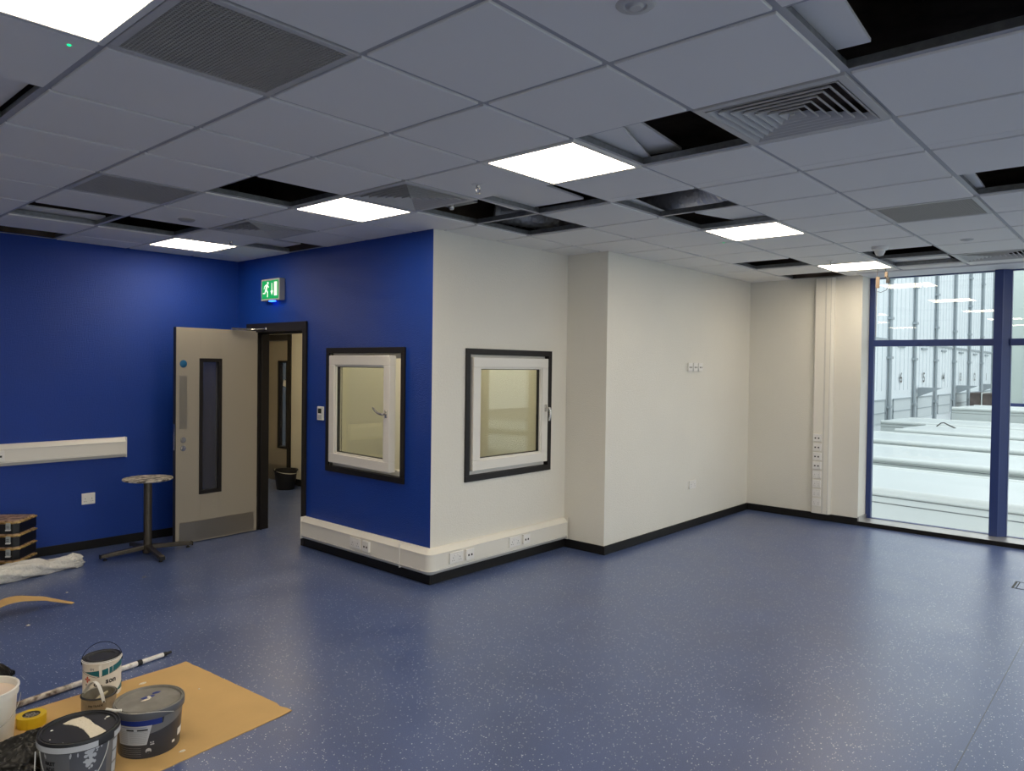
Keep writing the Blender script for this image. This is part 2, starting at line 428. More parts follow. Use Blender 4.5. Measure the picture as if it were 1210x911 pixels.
# ---- light panels
def make_light(glow='panel_glow'):
    r = thing('ceiling_light', 'x', 'ceiling light')
    f = MB(); a, b_ = .297, .272
    for (x0, x1, y0, y1) in [(-a, a, -a, -b_), (-a, a, b_, a), (-a, -b_, -b_, b_), (b_, a, -b_, b_)]: f.box(x0, x1, y0, y1, -.003, .012)
    f.build('frame', 'white_plastic', r, bevel=.002)
    MB().box(-b_, b_, -b_, b_, 0.0, .010).build('diffuser', glow, r)
    MB().box(-.285, .285, -.285, .285, .0125, .05).build('housing', 'galv', r)
    return r
LL = {(-1, -1): 'large glowing square ceiling light cut off by the top left corner', (3, -1): 'glowing square ceiling light in the middle of the room beside the tilted loose tiles',
      (3, 2): 'glowing square ceiling light above the blue wall, left of the blue and white corner', (3, 6): 'small distant glowing ceiling light near the left blue wall corner',
      (7, -1): 'glowing ceiling light in front of the plain white wall', (11, -1): 'glowing ceiling light beside the tall window with wires hanging from its edge'}
first = make_light()
for k, (i, j) in enumerate(lights):
    o = first if k == 0 else dup(first)
    o.location = ((i + .5) * T, (j + .5) * T, H)
    o['label'] = LL.get((i, j), 'glowing square ceiling light behind the viewer, seen only in reflections')
    o['group'] = 'square ceiling light panels' if (i, j) in LL else 'square ceiling lights out of view'
for nm, x, y, z, lb in [('office', 3.8, 2.4, 2.655, 'glowing ceiling light inside the small office behind the inner windows'), ('hall', 3.9, 5.0, 2.655, 'glowing ceiling light in the hall beyond the open door')]:
    o = make_light('panel_glow_hall' if nm == 'hall' else 'panel_glow_warm'); o.location = (x, y, z); o['label'] = lb

# ---- egg crate return grilles
def make_grille():
    r = thing('return_air_grille', 'x', 'air grille')
    f = MB(); a, b_ = .297, .268
    for (x0, x1, y0, y1) in [(-a, a, -a, -b_), (-a, a, b_, a), (-a, -b_, -b_, b_), (b_, a, -b_, b_)]: f.box(x0, x1, y0, y1, -.001, .012)
    f.build('frame', 'vent_paint', r, bevel=.002)
    c = MB(); n = 40; s = 2 * b_ / n
    for k in range(1, n):
        x = -b_ + k * s
        c.box(x - .0018, x + .0018, -b_, b_, .001, .009); c.box(-b_, b_, x - .0018, x + .0018, .0012, .0088)
    c.build('egg_crate_core', 'egg_paint', r)
    MB().box(-.28, .28, -.28, .28, .045, .06).build('plenum_back', 'void_dark', r)
    return r
GL = ['large egg crate air grille beside the biggest ceiling light', 'dark egg crate air grille near the left side of the ceiling', 'dark egg crate air grille at the right, near the window']
gr = make_grille()
for k, (i, j) in enumerate(grilles):
    o = gr if k == 0 else dup(gr)
    o.location = ((i + .5) * T, (j + .5) * T, H); o['label'] = GL[k]; o['group'] = 'egg crate return air grilles'

# ---- four way diffusers
def make_diffuser():
    r = thing('air_diffuser', 'x', 'air diffuser')
    f = MB(); a, b_ = .297, .262
    for (x0, x1, y0, y1) in [(-a, a, -a, -b_), (-a, a, b_, a), (-a, -b_, -b_, b_), (b_, a, -b_, b_)]: f.box(x0, x1, y0, y1, -.003, .012)
    f.build('frame', 'vent_paint', r, bevel=.002)
    for k in range(7):
        s = .258 - k * .036
        lo, up, th = s, s - .030, .0018
        v = []
        for (hs, z) in ((lo, -.005), (lo - .001, .002), (up, .022), (up - th, .022), (lo - th * 1.3 - .002, -.0045)):
            v += [(-hs, -hs, z), (hs, -hs, z), (hs, hs, z), (-hs, hs, z)]
        fs = []
        for q in range(4):
            q2 = (q + 1) % 4
            for l in range(5):
                l2 = (l + 1) % 5
                fs.append((l * 4 + q, l * 4 + q2, l2 * 4 + q2, l2 * 4 + q))
        MB().add(v, fs).build('louvre', 'vent_paint', r)
    MB().box(-.008, .008, -.008, .008, -.002, .02).build('centre_boss', 'vent_paint', r)
    MB().box(-.28, .28, -.28, .28, .07, .08).build('plenum_back', 'void_dark', r)
    return r
DL = ['square louvred air diffuser above the corner of the blue wall', 'large square louvred air diffuser at the top right of the ceiling', 'small distant louvred air diffuser near the exit sign', 'louvred air diffuser at the far right beside the window head']
df = make_diffuser()
for k, (i, j) in enumerate(diffs):
    o = df if k == 0 else dup(df)
    o.location = ((i + .5) * T, (j + .5) * T, H); o['label'] = DL[k]; o['group'] = 'four way ceiling air diffusers'

# ---- loose tiles lying above open ceiling bays
lt = MB(); lt.box(-.29, .29, -.29, .29, 0, .014)
def loose(cx, cy, dz, rz, label, tx=0, ty=0, first=[None]):
    if first[0] is None: first[0] = lt.build('loose_ceiling_tile', 'tile_white', bevel=.002); o = first[0]
    else: o = first[0].copy(); C.objects.link(o)
    o.location = (cx, cy, H + dz); o.rotation_euler = (R(tx), R(ty), R(rz)); tag(o, label, 'ceiling tile', 'loose ceiling tiles')
loose(2.11, -.42, .052, 17.3, 'lower loose ceiling tile lying across the open bay right of the central light')
loose(2.187, -.514, .085, 6.7, 'upper loose ceiling tile in the open bay right of the central light')
loose(2.66, .47, .05, 2, 'loose ceiling tile almost covering the bay behind the central light', 0, 1)
loose(1.402, -1.637, .05, 3.7, 'loose ceiling tile pushed aside at the top right open bay')
loose(3.45, .275, .052, 5, 'loose ceiling tile slid aside over the bay with the foil duct')
loose(4.03, -.505, .052, -15, 'loose ceiling tile half covering the bay against the light by the white wall')
loose(7.25, -.80, .05, 3, 'loose ceiling tile lying over the last bay by the window')
loose(.93, 3.74, .052, -3, 'loose ceiling tile slid back in the long open bay at far left')
loose(-.31, .90, .050, 0, 'loose ceiling tile covering the bay at the left edge of the ceiling')
loose(3.95, -1.556, .052, 2, 'loose ceiling tile pushed aside over the open bay at the right edge')
loose(2.55, 3.62, .052, 1, 'loose ceiling tile in the small bay above the exit sign')
# ---- things seen in the void
def duct(label, path, r):
    n = 60; P = [Vector(p) for p in path]; pts = []; rs = []
    for k in range(n + 1):
        u = k / n * (len(P) - 1); i = min(int(u), len(P) - 2); f = u - i
        pts.append(P[i].lerp(P[i + 1], f)); rs.append(r * (1 + .05 * math.sin(k * 1.9)) )
    tag(MB().tube(pts, rs, 20).build('foil_duct', 'foil'), label, 'duct', 'silver foil ducts above the ceiling')
duct('silver foil duct crossing the bay right of centre', [(3.70, -.60, H + .19), (3.76, -.2, H + .16), (3.95, .30, H + .20)], .09)
duct('silver foil duct hanging low over the bay above the white wall', [(3.45, 1.45, H + .20), (3.82, 1.12, H + .15), (4.30, .85, H + .22)], .085)
cb = thing('cable_tray', 'grey cable tray with black cables over the bay above the blue corner', 'cable tray', (2.74, .74, H + .20))
m_ = MB(); m_.box(-.3, .5, -.10, -.095, 0, .05); m_.box(-.3, .5, .095, .10, 0, .05)
for k in range(11): m_.box(-.29 + k * .075, -.27 + k * .075, -.1, .1, 0, .004)
m_.build('tray', 'galv', cb)
for k in range(6):
    pts = [(-.2 + k * .09 + .05 * math.sin(u * 5 + k), -.09 + .03 * k + .02 * math.cos(u * 4), .03 + .05 * math.sin(u * 3.1)) for u in [q / 12 for q in range(13)]]
    MB().tube(pts, .006, 6).build('cable', 'rubber_black', cb)
br = thing('fan_unit', 'dull grey boxed unit glimpsed in the bay above the blue corner', 'air unit', (2.62, 1.08, H + .08))
MB().prism([(-.16, .0), (.12, .0), (.16, .08), (.16, .16), (-.16, .16)], -.1, .1, 'x').build('casing', 'galv', br, bevel=.004)
MB().lathe([(.012, -.045), (.02, -.035), (.02, 0)], 12).build('valve', 'steel_bright', br)

# ---- small ceiling fittings
def round_fitting(name, label, cat, x, y, prof, m, rim=None):
    r = thing(name, label, cat, (x, y, H)); MB().lathe(prof, 28).build('body', m, r)
    if rim: MB().lathe(rim, 28).build('sensor', 'vent_paint', r)
    return r
round_fitting('ceiling_speaker', 'round flush ceiling fitting at the top centre of the ceiling', 'ceiling fitting', .90, -1.50, [(.0, -.004), (.022, -.005), (.030, -.001), (.034, -.006), (.052, -.005), (.058, 0)], 'vent_paint', [(0, -.012), (.018, -.011), (.026, -.002)])
round_fitting('ceiling_speaker', 'grey round flush ceiling fitting above the left blue wall', 'ceiling fitting', 1.52, 2.75, [(0, -.012), (.045, -.012), (.055, -.006), (.06, 0)], 'egg_paint')
round_fitting('smoke_detector', 'white domed smoke detector hanging in front of the window bay', 'smoke detector', 5.78, -.84, [(0, -.075), (.028, -.072), (.038, -.05), (.042, -.045), (.042, -.03), (.060, -.028), (.066, -.01), (.066, 0)], 'white_plastic', [(.0, -.082), (.012, -.080), (.014, -.072)])
round_fitting('smoke_detector', 'smoke detector cut by the left edge of the photo', 'smoke detector', .33, 2.86, [(0, -.05), (.03, -.048), (.04, -.03), (.05, -.012), (.05, 0)], 'white_plastic')
round_fitting('ceiling_speaker', 'small round plate on the ceiling tile beside the right diffuser', 'ceiling fitting', 5.81, -1.47, [(0, -.008), (.04, -.008), (.046, -.004), (.048, 0)], 'vent_paint', [(0, -.014), (.02, -.012), (.026, -.007)])
def sprinkler(x, y, label):
    r = thing('sprinkler_head', label, 'sprinkler', (x, y, H), 0, 'pendent sprinkler heads')
    MB().lathe([(.012, -.004), (.034, -.004), (.040, 0)], 24).build('rosette', 'white_plastic', r)
    MB().lathe([(.009, -.022), (.012, -.018), (.012, -.003)], 12).build('body', 'steel_bright', r)
    f = MB(); f.tube([(.011, 0, -.018), (.016, 0, -.034), (.004, 0, -.05)], .0025, 6); f.tube([(-.011, 0, -.018), (-.016, 0, -.034), (-.004, 0, -.05)], .0025, 6); f.build('yoke', 'steel_bright', r)
    d = MB()
    for k in range(10):
        a = 2 * PI * k / 10; d.add([(0, 0, -.051), (.018 * math.cos(a - .2), .018 * math.sin(a - .2), -.051), (.018 * math.cos(a + .2), .018 * math.sin(a + .2), -.051), (0, 0, -.053), (.018 * math.cos(a - .2), .018 * math.sin(a - .2), -.053), (.018 * math.cos(a + .2), .018 * math.sin(a + .2), -.053)], [(0, 1, 2), (5, 4, 3), (1, 4, 5, 2), (0, 3, 4, 1), (2, 5, 3, 0)])
    d.build('deflector', 'steel_bright', r)
sprinkler(2.12, .33, 'sprinkler head between the diffuser and the central light')
sprinkler(2.20, 3.40, 'sprinkler head beside the small distant ceiling light')
sprinkler(6.35, -.25, 'sprinkler head just in front of the light by the window')
for (x, y, lb) in [(-.08, .08, 'tiny green indicator light on the tile under the large corner light'), (4.80, .10, 'tiny green indicator light beside the light by the white wall')]:
    tag(MB().lathe([(0, -.004), (.005, -.003), (.007, 0)], 12, c=(0, 0, 0)).build('indicator_light', 'led_green', loc=(x, y, H)), lb, 'indicator light')
# dangling wires at the window
wr = thing('dangling_wires', 'loose wires with a brown block and a black connector hanging by the window', 'wires', (7.2, -.47, H))
MB().tube([(0, -.03, .03), (0, -.04, -.01), (0, -.05, -.04)], .004, 6).build('wire', 'rubber_black', wr)
MB().box(-.010, .010, -.064, -.036, -.095, -.040).build('terminal_block', 'tan_block', wr, bevel=.004)
MB().box(-.012, .012, -.082, -.050, -.155, -.095).build('connector', 'rubber_black', wr, bevel=.003)
MB().tube([(0, -.07, -.15), (0, -.072, -.19), (0, -.05, -.225), (0, .0, -.245), (0, .03, -.235)], .0025, 6).build('wire', 'rubber_black', wr)
MB().tube([(0, .03, .03), (0, .035, -.05), (0, .038, -.09)], .0018, 6).build('wire', 'tan_block', wr)
MB().box(-.004, .004, .012, .048, -.20, -.085).build('tape_strip', 'tan_block', wr)
MB().tube([(0, .035, -.19), (0, .038, -.4), (0, .036, -.7)], .003, 6).build('wire', 'wire_steel', wr)

# ------------------------------------------------------------------ sockets
def socket_unit(kind, label, loc, rz, group=None):
    """front faces local -y; wall plane at local y = 0"""
    r = thing({'double': 'double_socket', 'single': 'network_socket'}[kind], label, 'socket', loc, rz, group)
    if kind == 'double':
        w, h, d = .147, .087, .013
        MB().box(-w / 2, w / 2, -d, 0, -h / 2, h / 2).build('plate', 'socket_white', r, bevel=.003)
        for sx in (-1, 1):
            s = MB(); cx = sx * .037
            s.box(cx - .002, cx + .002, -d - .0006, -d + .001, -.004, .006)
            s.box(cx - .014, cx - .007, -d - .0006, -d + .001, -.022, -.018); s.box(cx + .007, cx + .014, -d - .0006, -d + .001, -.022, -.018)
            s.build('pin_slots', 'slot_dark', r)
            MB().prism([(-d - .004, .016), (-d, .030), (-d + .001, .012)], cx * .45 - .006, cx * .45 + .006, 'x').build('rocker', 'socket_white', r)
    else:
        w, h, d = .086, .087, .022
        MB().box(-w / 2, w / 2, -d, 0, -h / 2, h / 2).build('plate', 'socket_white', r, bevel=.003)
        s = MB()
        for cx in (-.017, .017): s.box(cx - .008, cx + .008, -d - .0006, -d + .001, -.012, .004)
        s.build('port', 'slot_dark', r)
    return r
RZ = -PI / 2        # things on the blue door wall (x = XA)
# ---- dado trunking profile: depth .06, from z .084 to .282
def trunk_profile(z0, z1, d=.06):
    h = z1 - z0
    return [(0, z0), (-d * .55, z0), (-d, z0 + .028), (-d, z0 + .035), (-d + .004, z0 + .0355), (-d + .004, z1 - .0455), (-d, z1 - .045), (-d, z1 - .038), (-d * .45, z1 - .004), (-.01, z1), (0, z1)]
z0, z1 = .084, .282
dt = thing('dado_trunking', 'cream trunking wrapped around the blue and white corner above the black skirting', 'trunking', (0, 0, 0))
mL = Matrix.Translation((XA, YA, 0)) @ Matrix.Rotation(-PI / 2, 4, 'Z')
P = trunk_profile(z0, z1)
b1 = MB(); b1.prism(P, -(3.283 - YA), -.045, 'x', mat4=mL); b1.build('left_length', 'trunking_plastic', dt)
b2 = MB(); b2.prism([(u + YA, w_) for u, w_ in P], XA + .045, 4.57, 'x'); b2.build('right_length', 'trunking_plastic', dt)
# moulded corner: profile swept round a small radius
cv = []; nst = 9; pr_ = P
for k in range(nst + 2):
    # centreline: along left wall then arc then right wall
    if k == 0: org, ang = Vector((XA, YA + .047, 0)), PI
    elif k == nst + 1: org, ang = Vector((XA + .047, YA, 0)), 3 * PI / 2
    else:
        a = PI + (PI / 2) * (k - 1) / (nst - 1); org, ang = Vector((XA, YA, 0)), a
    for (u, w_) in pr_:
        rad = -u + .0012
        cv.append((org.x + math.cos(ang) * rad, org.y + math.sin(ang) * rad, w_ + (.0008 if w_ > .2 else -.0008)))
k = len(pr_); fs = [(i * k + q, i * k + (q + 1) % k, (i + 1) * k + (q + 1) % k, (i + 1) * k + q) for i in range(nst + 1) for q in range(k)]
fs += [tuple(range(k)), tuple(range((nst + 1) * k, (nst + 2) * k))[::-1]]
MB().add(cv, fs, smooth=False).build('corner_piece', 'trunking_plastic', dt)
j = MB(); j.box(XA - .0615, XA, 1.865, 1.870, z0 + .002, z1 - .002); j.build('joint_cover', 'white_plastic', dt)
cl_ = MB()
for zz in (z0 + .0352, z1 - .0462): cl_.box(XA - .0572, XA - .055, YA + .05, 3.28, zz, zz + .0016); cl_.box(XA + .05, 4.565, YA - .0572, YA - .055, zz, zz + .0016)
cl_.build('cover_groove', 'label_text', dt)
ec = MB(); ec.box(4.57, 4.578, YA - .062, YA, z0 - .002, z1 + .002); ec.build('end_cap', 'trunking_plastic', dt, bevel=.003)
ec = MB(); ec.box(XA - .062, XA, 3.283, 3.290, z0 - .002, z1 + .002); ec.build('end_cap', 'trunking_plastic', dt, bevel=.003)
ft = -.056
socket_unit('double', 'double socket on the trunking under the blue wall window', (XA + ft, 2.44, .186), RZ)
socket_unit('single', 'raised single socket on the trunking under the blue wall window', (XA + ft, 2.285, .184), RZ)
socket_unit('double', 'double socket on the white wall trunking nearest the blue corner', (3.118, YA + ft, .184), 0)
socket_unit('single', 'raised single socket on the white wall trunking nearest the blue corner', (3.262, YA + ft, .184), 0)
socket_unit('double', 'double socket on the white wall trunking under the window, further from the corner', (3.82, YA + ft, .190), 0)
socket_unit('single', 'raised single socket on the white wall trunking, further from the blue corner', (3.965, YA + ft, .190), 0)
# left wall trunking
tl = thing('dado_trunking', 'cream trunking length fixed across the left blue wall at waist height', 'trunking', (0, 0, 0))
P2 = [(u + YL, w_) for u, w_ in trunk_profile(.815, .998)]
MB().prism(P2, -2.5, 1.768, 'x').build('length', 'trunking_plastic', tl)
cl_ = MB()
for zz in (.8502, .9518): cl_.box(-2.5, 1.765, YL - .0572, YL - .055, zz, zz + .0016)
cl_.build('cover_groove', 'label_text', tl)
MB().box(1.768, 1.777, YL - .062, YL, .812, 1.001).build('end_cap', 'socket_white', tl, bevel=.003)
socket_unit('single', 'socket edge on the blue wall trunking at the left edge of the photo', (.765, YL + ft, .905), 0)
socket_unit('double', 'double socket low on the left blue wall beside the round table', (1.467, YL, .458), 0).scale = (.75, 1, 1.15)
# white wall sockets
socket_unit('double', 'double socket low on the plain white wall', (6.247, YB, .461), 0)
for k, x in enumerate((6.137, 6.25, 6.364)):
    socket_unit('single', ['left', 'middle', 'right'][k] + ' one of three plates in a row high on the white wall', (x, YB, 1.722), 0, 'row of three plates on the white wall')
# vertical trunking on the window wall
vt = thing('vertical_trunking', 'tall cream trunking column running from skirting to ceiling beside the window', 'trunking', (XC, .224, 0), RZ)
def vprof(w, d): return [(-w / 2, 0), (-w / 2, -d * .5), (-w / 2 + .02, -d), (-.002 - .02, -d), (w / 2 - .02, -d), (w / 2, -d * .5), (w / 2, 0)]
MB().prism(vprof(.214, .062), .082, 2.75, 'z').build('body', 'trunking_plastic', vt)
MB().box(-.088, .020, -.066, -.06, .09, 2.75).build('wide_cover', 'trunking_plastic', vt, bevel=.002)
cg = MB(); cg.box(-.0895, -.088, -.0625, -.060, .09, 2.74); cg.box(.020, .0215, -.0645, -.060, .09, 2.74); cg.box(.0285, .030, -.0645, -.060, .09, 2.74); cg.box(.078, .0795, -.0645, -.060, .09, 2.74); cg.build('cover_groove', 'label_text', vt)
MB().box(.030, .078, -.066, -.06, .09, 2.75).build('narrow_cover', 'trunking_plastic', vt, bevel=.002)
for k in range(8):
    z = .210 + k * .1045
    socket_unit('double' if k < 4 else 'single', ['lowest', 'second from bottom', 'third from bottom', 'fourth from bottom', 'fifth from bottom', 'sixth from bottom', 'seventh from bottom', 'topmost'][k] + ' socket in the stack on the tall trunking column', (XC - .066, .258, z), RZ, 'stack of sockets on the tall trunking').scale = (.62, 1.2, .95) if k < 4 else (1.05, 1.2, .95)

# ------------------------------------------------------------------ windows 1 and 2 (inner, into the office)
def inner_window(name, loc, rz, w, z0, z1, hinge, openang, hz, flip_handle):
    """local x to the viewer's right along the wall, -y to the viewer; origin at left outer edge of architrave, floor level"""
    r = sempty(name, loc, rz)
    a = .048
    f = MB()
    f.box(0, w, -.016, .0, z0, z0 + a); f.box(0, w, -.016, 0, z1 - a, z1); f.box(0, a, -.016, 0, z0 + a, z1 - a); f.box(w - a, w, -.016, 0, z0 + a, z1 - a)
    # dark lining of the reveal
    f.box(a - .012, a, 0, .13, z0 + a - .012, z1 - a + .012); f.box(w - a, w - a + .012, 0, .13, z0 + a - .012, z1 - a + .012)
    f.box(a, w - a, 0, .13, z0 + a - .012, z0 + a); f.box(a, w - a, 0, .13, z1 - a, z1 - a + .012)
    f.build('architrave', 'dark_frame', r, bevel=.002)
    x0, x1, y0, y1 = a, w - a, z0 + a, z1 - a
    g = MB(); b = .045
    g.box(x0, x1, .030, .09, y0, y0 + b); g.box(x0, x1, .030, .09, y1 - b, y1); g.box(x0, x0 + b, .030, .09, y0 + b, y1 - b); g.box(x1 - b, x1, .030, .09, y0 + b, y1 - b)
    g.box(x1 - b - .004, x1 - b + .001, .035, .060, y0 + b, y1 - b); 
    g.build('fixed_frame', 'upvc', r, bevel=.003)
    k = MB(); k.box(x1 - b - .006, x1 - b - .004, .042, .050, y0 + b + .02, y1 - b - .02)
    for q in (.12, .5, .86): k.box(x1 - b - .012, x1 - b - .004, .040, .054, y0 + b + (y1 - y0) * q * .9, y0 + b + (y1 - y0) * q * .9 + .05)
    k.build('lock_rail', 'steel', r)
    # sash, pivoting about its left edge
    piv = bpy.data.objects.new('sash', None)
    sx0, sx1, sz0, sz1 = x0 + .022, x1 - .022, y0 + .038, y1 - .022
    if openang: sx1 = x1 - .060
    s = MB(); d0, d1, sw = -.030, .035, .083
    W_, Z_ = sx1 - sx0, sz1 - sz0
    s.box(0, W_, d0, d1, 0, sw); s.box(0, W_, d0, d1, Z_ - sw, Z_); s.box(0, sw, d0, d1, sw, Z_ - sw); s.box(W_ - sw, W_, d0, d1, sw, Z_ - sw)
    sash = s.build('sash', 'upvc', r, bevel=.004, loc=(sx0, 0, sz0), rot=(0, 0, -openang))
    bd = MB(); e_ = .014
    for (a0, a1, c0, c1) in [(sw - .002, W_ - sw + .002, sw - .002, sw + e_), (sw - .002, W_ - sw + .002, Z_ - sw - e_, Z_ - sw + .002), (sw - .002, sw + e_, sw + e_, Z_ - sw - e_), (W_ - sw - e_, W_ - sw + .002, sw + e_, Z_ - sw - e_)]:
        bd.box(a0, a1, d0 + .012, d1 - .004, c0, c1)
    bd.build('glazing_bead', 'upvc', sash, bevel=.002)
    gk = MB()
    for (a0, a1, c0, c1) in [(sw + e_, W_ - sw - e_, sw + e_, sw + e_ + .005), (sw + e_, W_ - sw - e_, Z_ - sw - e_ - .005, Z_ - sw - e_), (sw + e_, sw + e_ + .005, sw + e_, Z_ - sw - e_), (W_ - sw - e_ - .005, W_ - sw - e_, sw + e_, Z_ - sw - e_)]:
        gk.box(a0, a1, -.002, .026, c0, c1)
    gk.build('gasket', 'rubber_black', sash)
    gl = MB(); gl.box(sw + e_, W_ - sw - e_, .004, .008, sw + e_, Z_ - sw - e_); gl.box(sw + e_, W_ - sw - e_, .022, .026, sw + e_, Z_ - sw - e_)
    gl.build('glass', 'office_glass', sash)
    # handle
    hx = W_ - .036; hzz = hz - sz0
    h = MB(); h.box(hx - .013, hx + .013, d0 - .010, d0, hzz - .032, hzz + .032)
    h.tube([(hx, d0 - .008, hzz), (hx, d0 - .045, hzz)], .010, 12)
    if flip_handle: h.tube([(hx, d0 - .045, hzz), (hx - .03, d0 - .052, hzz + .004), (hx - .075, d0 - .050, hzz + .018), (hx - .125, d0 - .046, hzz + .048)], [.011, .010, .009, .0075], 12)
    else: h.tube([(hx, d0 - .045, hzz + .005), (hx + .004, d0 - .055, hzz - .03), (hx + .002, d0 - .055, hzz - .075), (hx - .004, d0 - .048, hzz - .115)], [.012, .011, .010, .008], 12)
    h.build('handle', 'steel_bright', sash, bevel=.002)
    return r
inner_window('window_1', (XA, 2.968, 0), RZ, 1.09, .745, 1.849, 'l', R(3.0), 1.305, True)
inner_window('window_2', (3.255, YA, 0), 0, 1.106, .756, 1.847, 'l', 0, 1.33, False)

# thermostat
th_ = thing('thermostat', 'small white thermostat with a dark display between door and window', 'thermostat', (XA, 3.050, 1.255), RZ)
MB().box(-.043, .043, -.022, 0, -.062, .062).build('case', 'white_plastic', th_, bevel=.005)
MB().box(-.026, .026, -.0235, -.021, .000, .044).build('display', 'thermostat_screen', th_)
MB().box(-.030, .030, -.0235, -.021, -.050, -.012).build('button_panel', 'label_grey', th_, bevel=.001)
# exit sign
ex = thing('exit_sign', 'green running man exit sign with down arrow above the open door', 'exit sign', (XA, 3.853, 2.42), RZ)
MB().box(-.168, .168, -.060, 0, -.105, .105).build('case', 'sign_case', ex, bevel=.004)
MB().box(-.150, .150, -.0615, -.058, -.088, .088).build('green_panel', 'sign_green', ex)
yy = -.0622
def flat(polys, name):
    mb = MB()
    for poly in polys:
        mb.prism([(x, z) for x, z in poly], yy, yy + .001, 'y')
    mb.build(name, 'sign_white', ex)
flat([[(.075, -.062), (.128, -.062), (.128, .072), (.075, .072)]], 'door_symbol')
flat([[(.028, .062), (.040, .062), (.040, -.02), (.028, -.02)], [(.008, -.012), (.060, -.012), (.034, -.058)]], 'down_arrow')
head = [(-.040 + .014 * math.cos(a * PI / 8), .064 + .014 * math.sin(a * PI / 8)) for a in range(16)]
def limb(p, q, w):
    p, q = Vector(p), Vector(q); n = (q - p).normalized(); n = Vector((-n.y, n.x)) * w / 2
    return [tuple(p + n), tuple(q + n), tuple(q - n), tuple(p - n)]
flat([head, limb((-.056, .05), (-.075, -.006), .030), limb((-.072, -.002), (-.040, -.028), .017), limb((-.044, -.024), (-.046, -.072), .013), limb((-.078, .0), (-.098, -.036), .016), limb((-.096, -.032), (-.130, -.034), .012),
      limb((-.050, .046), (-.022, .020), .011), limb((-.062, .050), (-.098, .036), .011), limb((-.098, .038), (-.112, .008), .010)], 'running_man')
MB().box(-.040, .040, -.052, -.018, -.116, -.105).build('status_light', 'sign_blue_led', ex, bevel=.003)

# ------------------------------------------------------------------ door 1
d1 = sempty('door_1', (XA, 0, 0))
f = MB(); dep = .145
f.box(-.018, dep, 3.290, 3.352, 0, 2.10); f.box(-.018, dep, DY1 - .085, 4.386, 0, 2.10); f.box(-.018, dep, 3.352, DY1 - .085, 2.012, 2.10)
f.box(.045, .065, 3.352, 3.372, 0, 2.012); f.box(.045, .065, DY1 - .105, DY1 - .085, 0, 2.012); f.box(.045, .065, 3.352, DY1 - .085, 1.992, 2.012)
f.build('door_frame', 'dark_frame', d1, bevel=.002)
# leaf local: x from hinge (0) to free edge (-.84) , y 0 = face seen, thickness +y
ang = math.atan2(4.139 - 4.193, 2.063 - 2.898)   # direction hinge -> free
LW, LH = .842, 2.018
leafroot_loc = (.0, 4.190, .008)
lm = Matrix.Rotation(ang, 4, 'Z')
def leafbuild(mb, name, m, parent, bevel=0):
    o = mb.build(name, m, parent, bevel=bevel); return o
# u runs from hinge to free edge; normal facing viewer (-y world) is +v after rotation by ~180 deg
v0, v1, wz0, wz1 = .400, .605, .455, 1.722      # vision panel u range, z range
lf = MB(); th = .044
lf.box(0, v0, -th, 0, 0, LH); lf.box(v1, LW, -th, 0, 0, LH); lf.box(v0, v1, -th, 0, 0, wz0); lf.box(v0, v1, -th, 0, wz1, LH)
leaf = lf.build('door_leaf', 'door_laminate', d1, bevel=.001, loc=leafroot_loc, rot=(0, 0, ang))
e_ = MB(); e_.box(LW, LW + .004, -th - .001, .001, 0, LH); e_.build('edge_lipping', 'door_edge', leaf)
e_ = MB(); e_.box(LW + .0035, LW + .006, -th * .75, -th * .25, .88, 1.12); e_.build('lock_faceplate', 'steel_bright', leaf)
vb = MB(); q = .022
for (a0, a1, c0, c1) in [(v0 - .012, v1 + .012, wz0 - .012, wz0 + q), (v0 - .012, v1 + .012, wz1 - q, wz1 + .012), (v0 - .012, v0 + q, wz0 + q, wz1 - q), (v1 - q, v1 + .012, wz0 + q, wz1 - q)]:
    vb.box(a0, a1, -th - .008, .008, c0, c1)
vb.build('vision_frame', 'dark_frame', leaf, bevel=.002)
MB().box(v0, v1, -.026, -.020, wz0, wz1).build('vision_glass', 'door_glass', leaf)
MB().box(.035, LW - .035, 0, .002, .012, .195).build('kick_plate', 'steel', leaf)
MB().box(LW - .105, LW - .030, 0, .002, 1.075, 1.570).build('push_plate', 'steel', leaf)
MB().lathe([(0, .001), (.033, .001), (.035, 0)], 28, c=(LW - .068, 0.0022, 1.680), axis=Matrix.Rotation(-PI / 2, 3, 'X')).build('round_sign', 'disc_blue', leaf)
for z, nm in ((.972, 'thumb_turn'), (.893, 'keyhole_plate')):
    k = MB(); k.lathe([(0, .012), (.014, .012), (.016, .006), (.026, .006), (.027, 0)], 24, c=(LW - .068, 0, z), axis=Matrix.Rotation(-PI / 2, 3, 'X')); k.build(nm, 'steel_bright', leaf)
# closer arm and slide on the leaf top / frame header
ca = MB(); ca.tube([(-.022, 3.98, 2.045), (-.055, 4.10, 2.040), (-.10, 4.155, 2.036)], .007, 8); ca.lathe([(0, 0), (.014, 0), (.014, .02), (0, .02)], 12, c=(-.028, 3.98, 2.035))
ca.box(-.30, -.09, 4.140, 4.165, 2.028, 2.046); ca.build('closer_arm', 'steel_bright', d1)
for z in (.25, 1.05, 1.80):
    MB().lathe([(0, 0), (.008, 0), (.008, .1), (0, .1)], 10, c=(-.004, 4.198, z)).build('hinge', 'steel', d1)

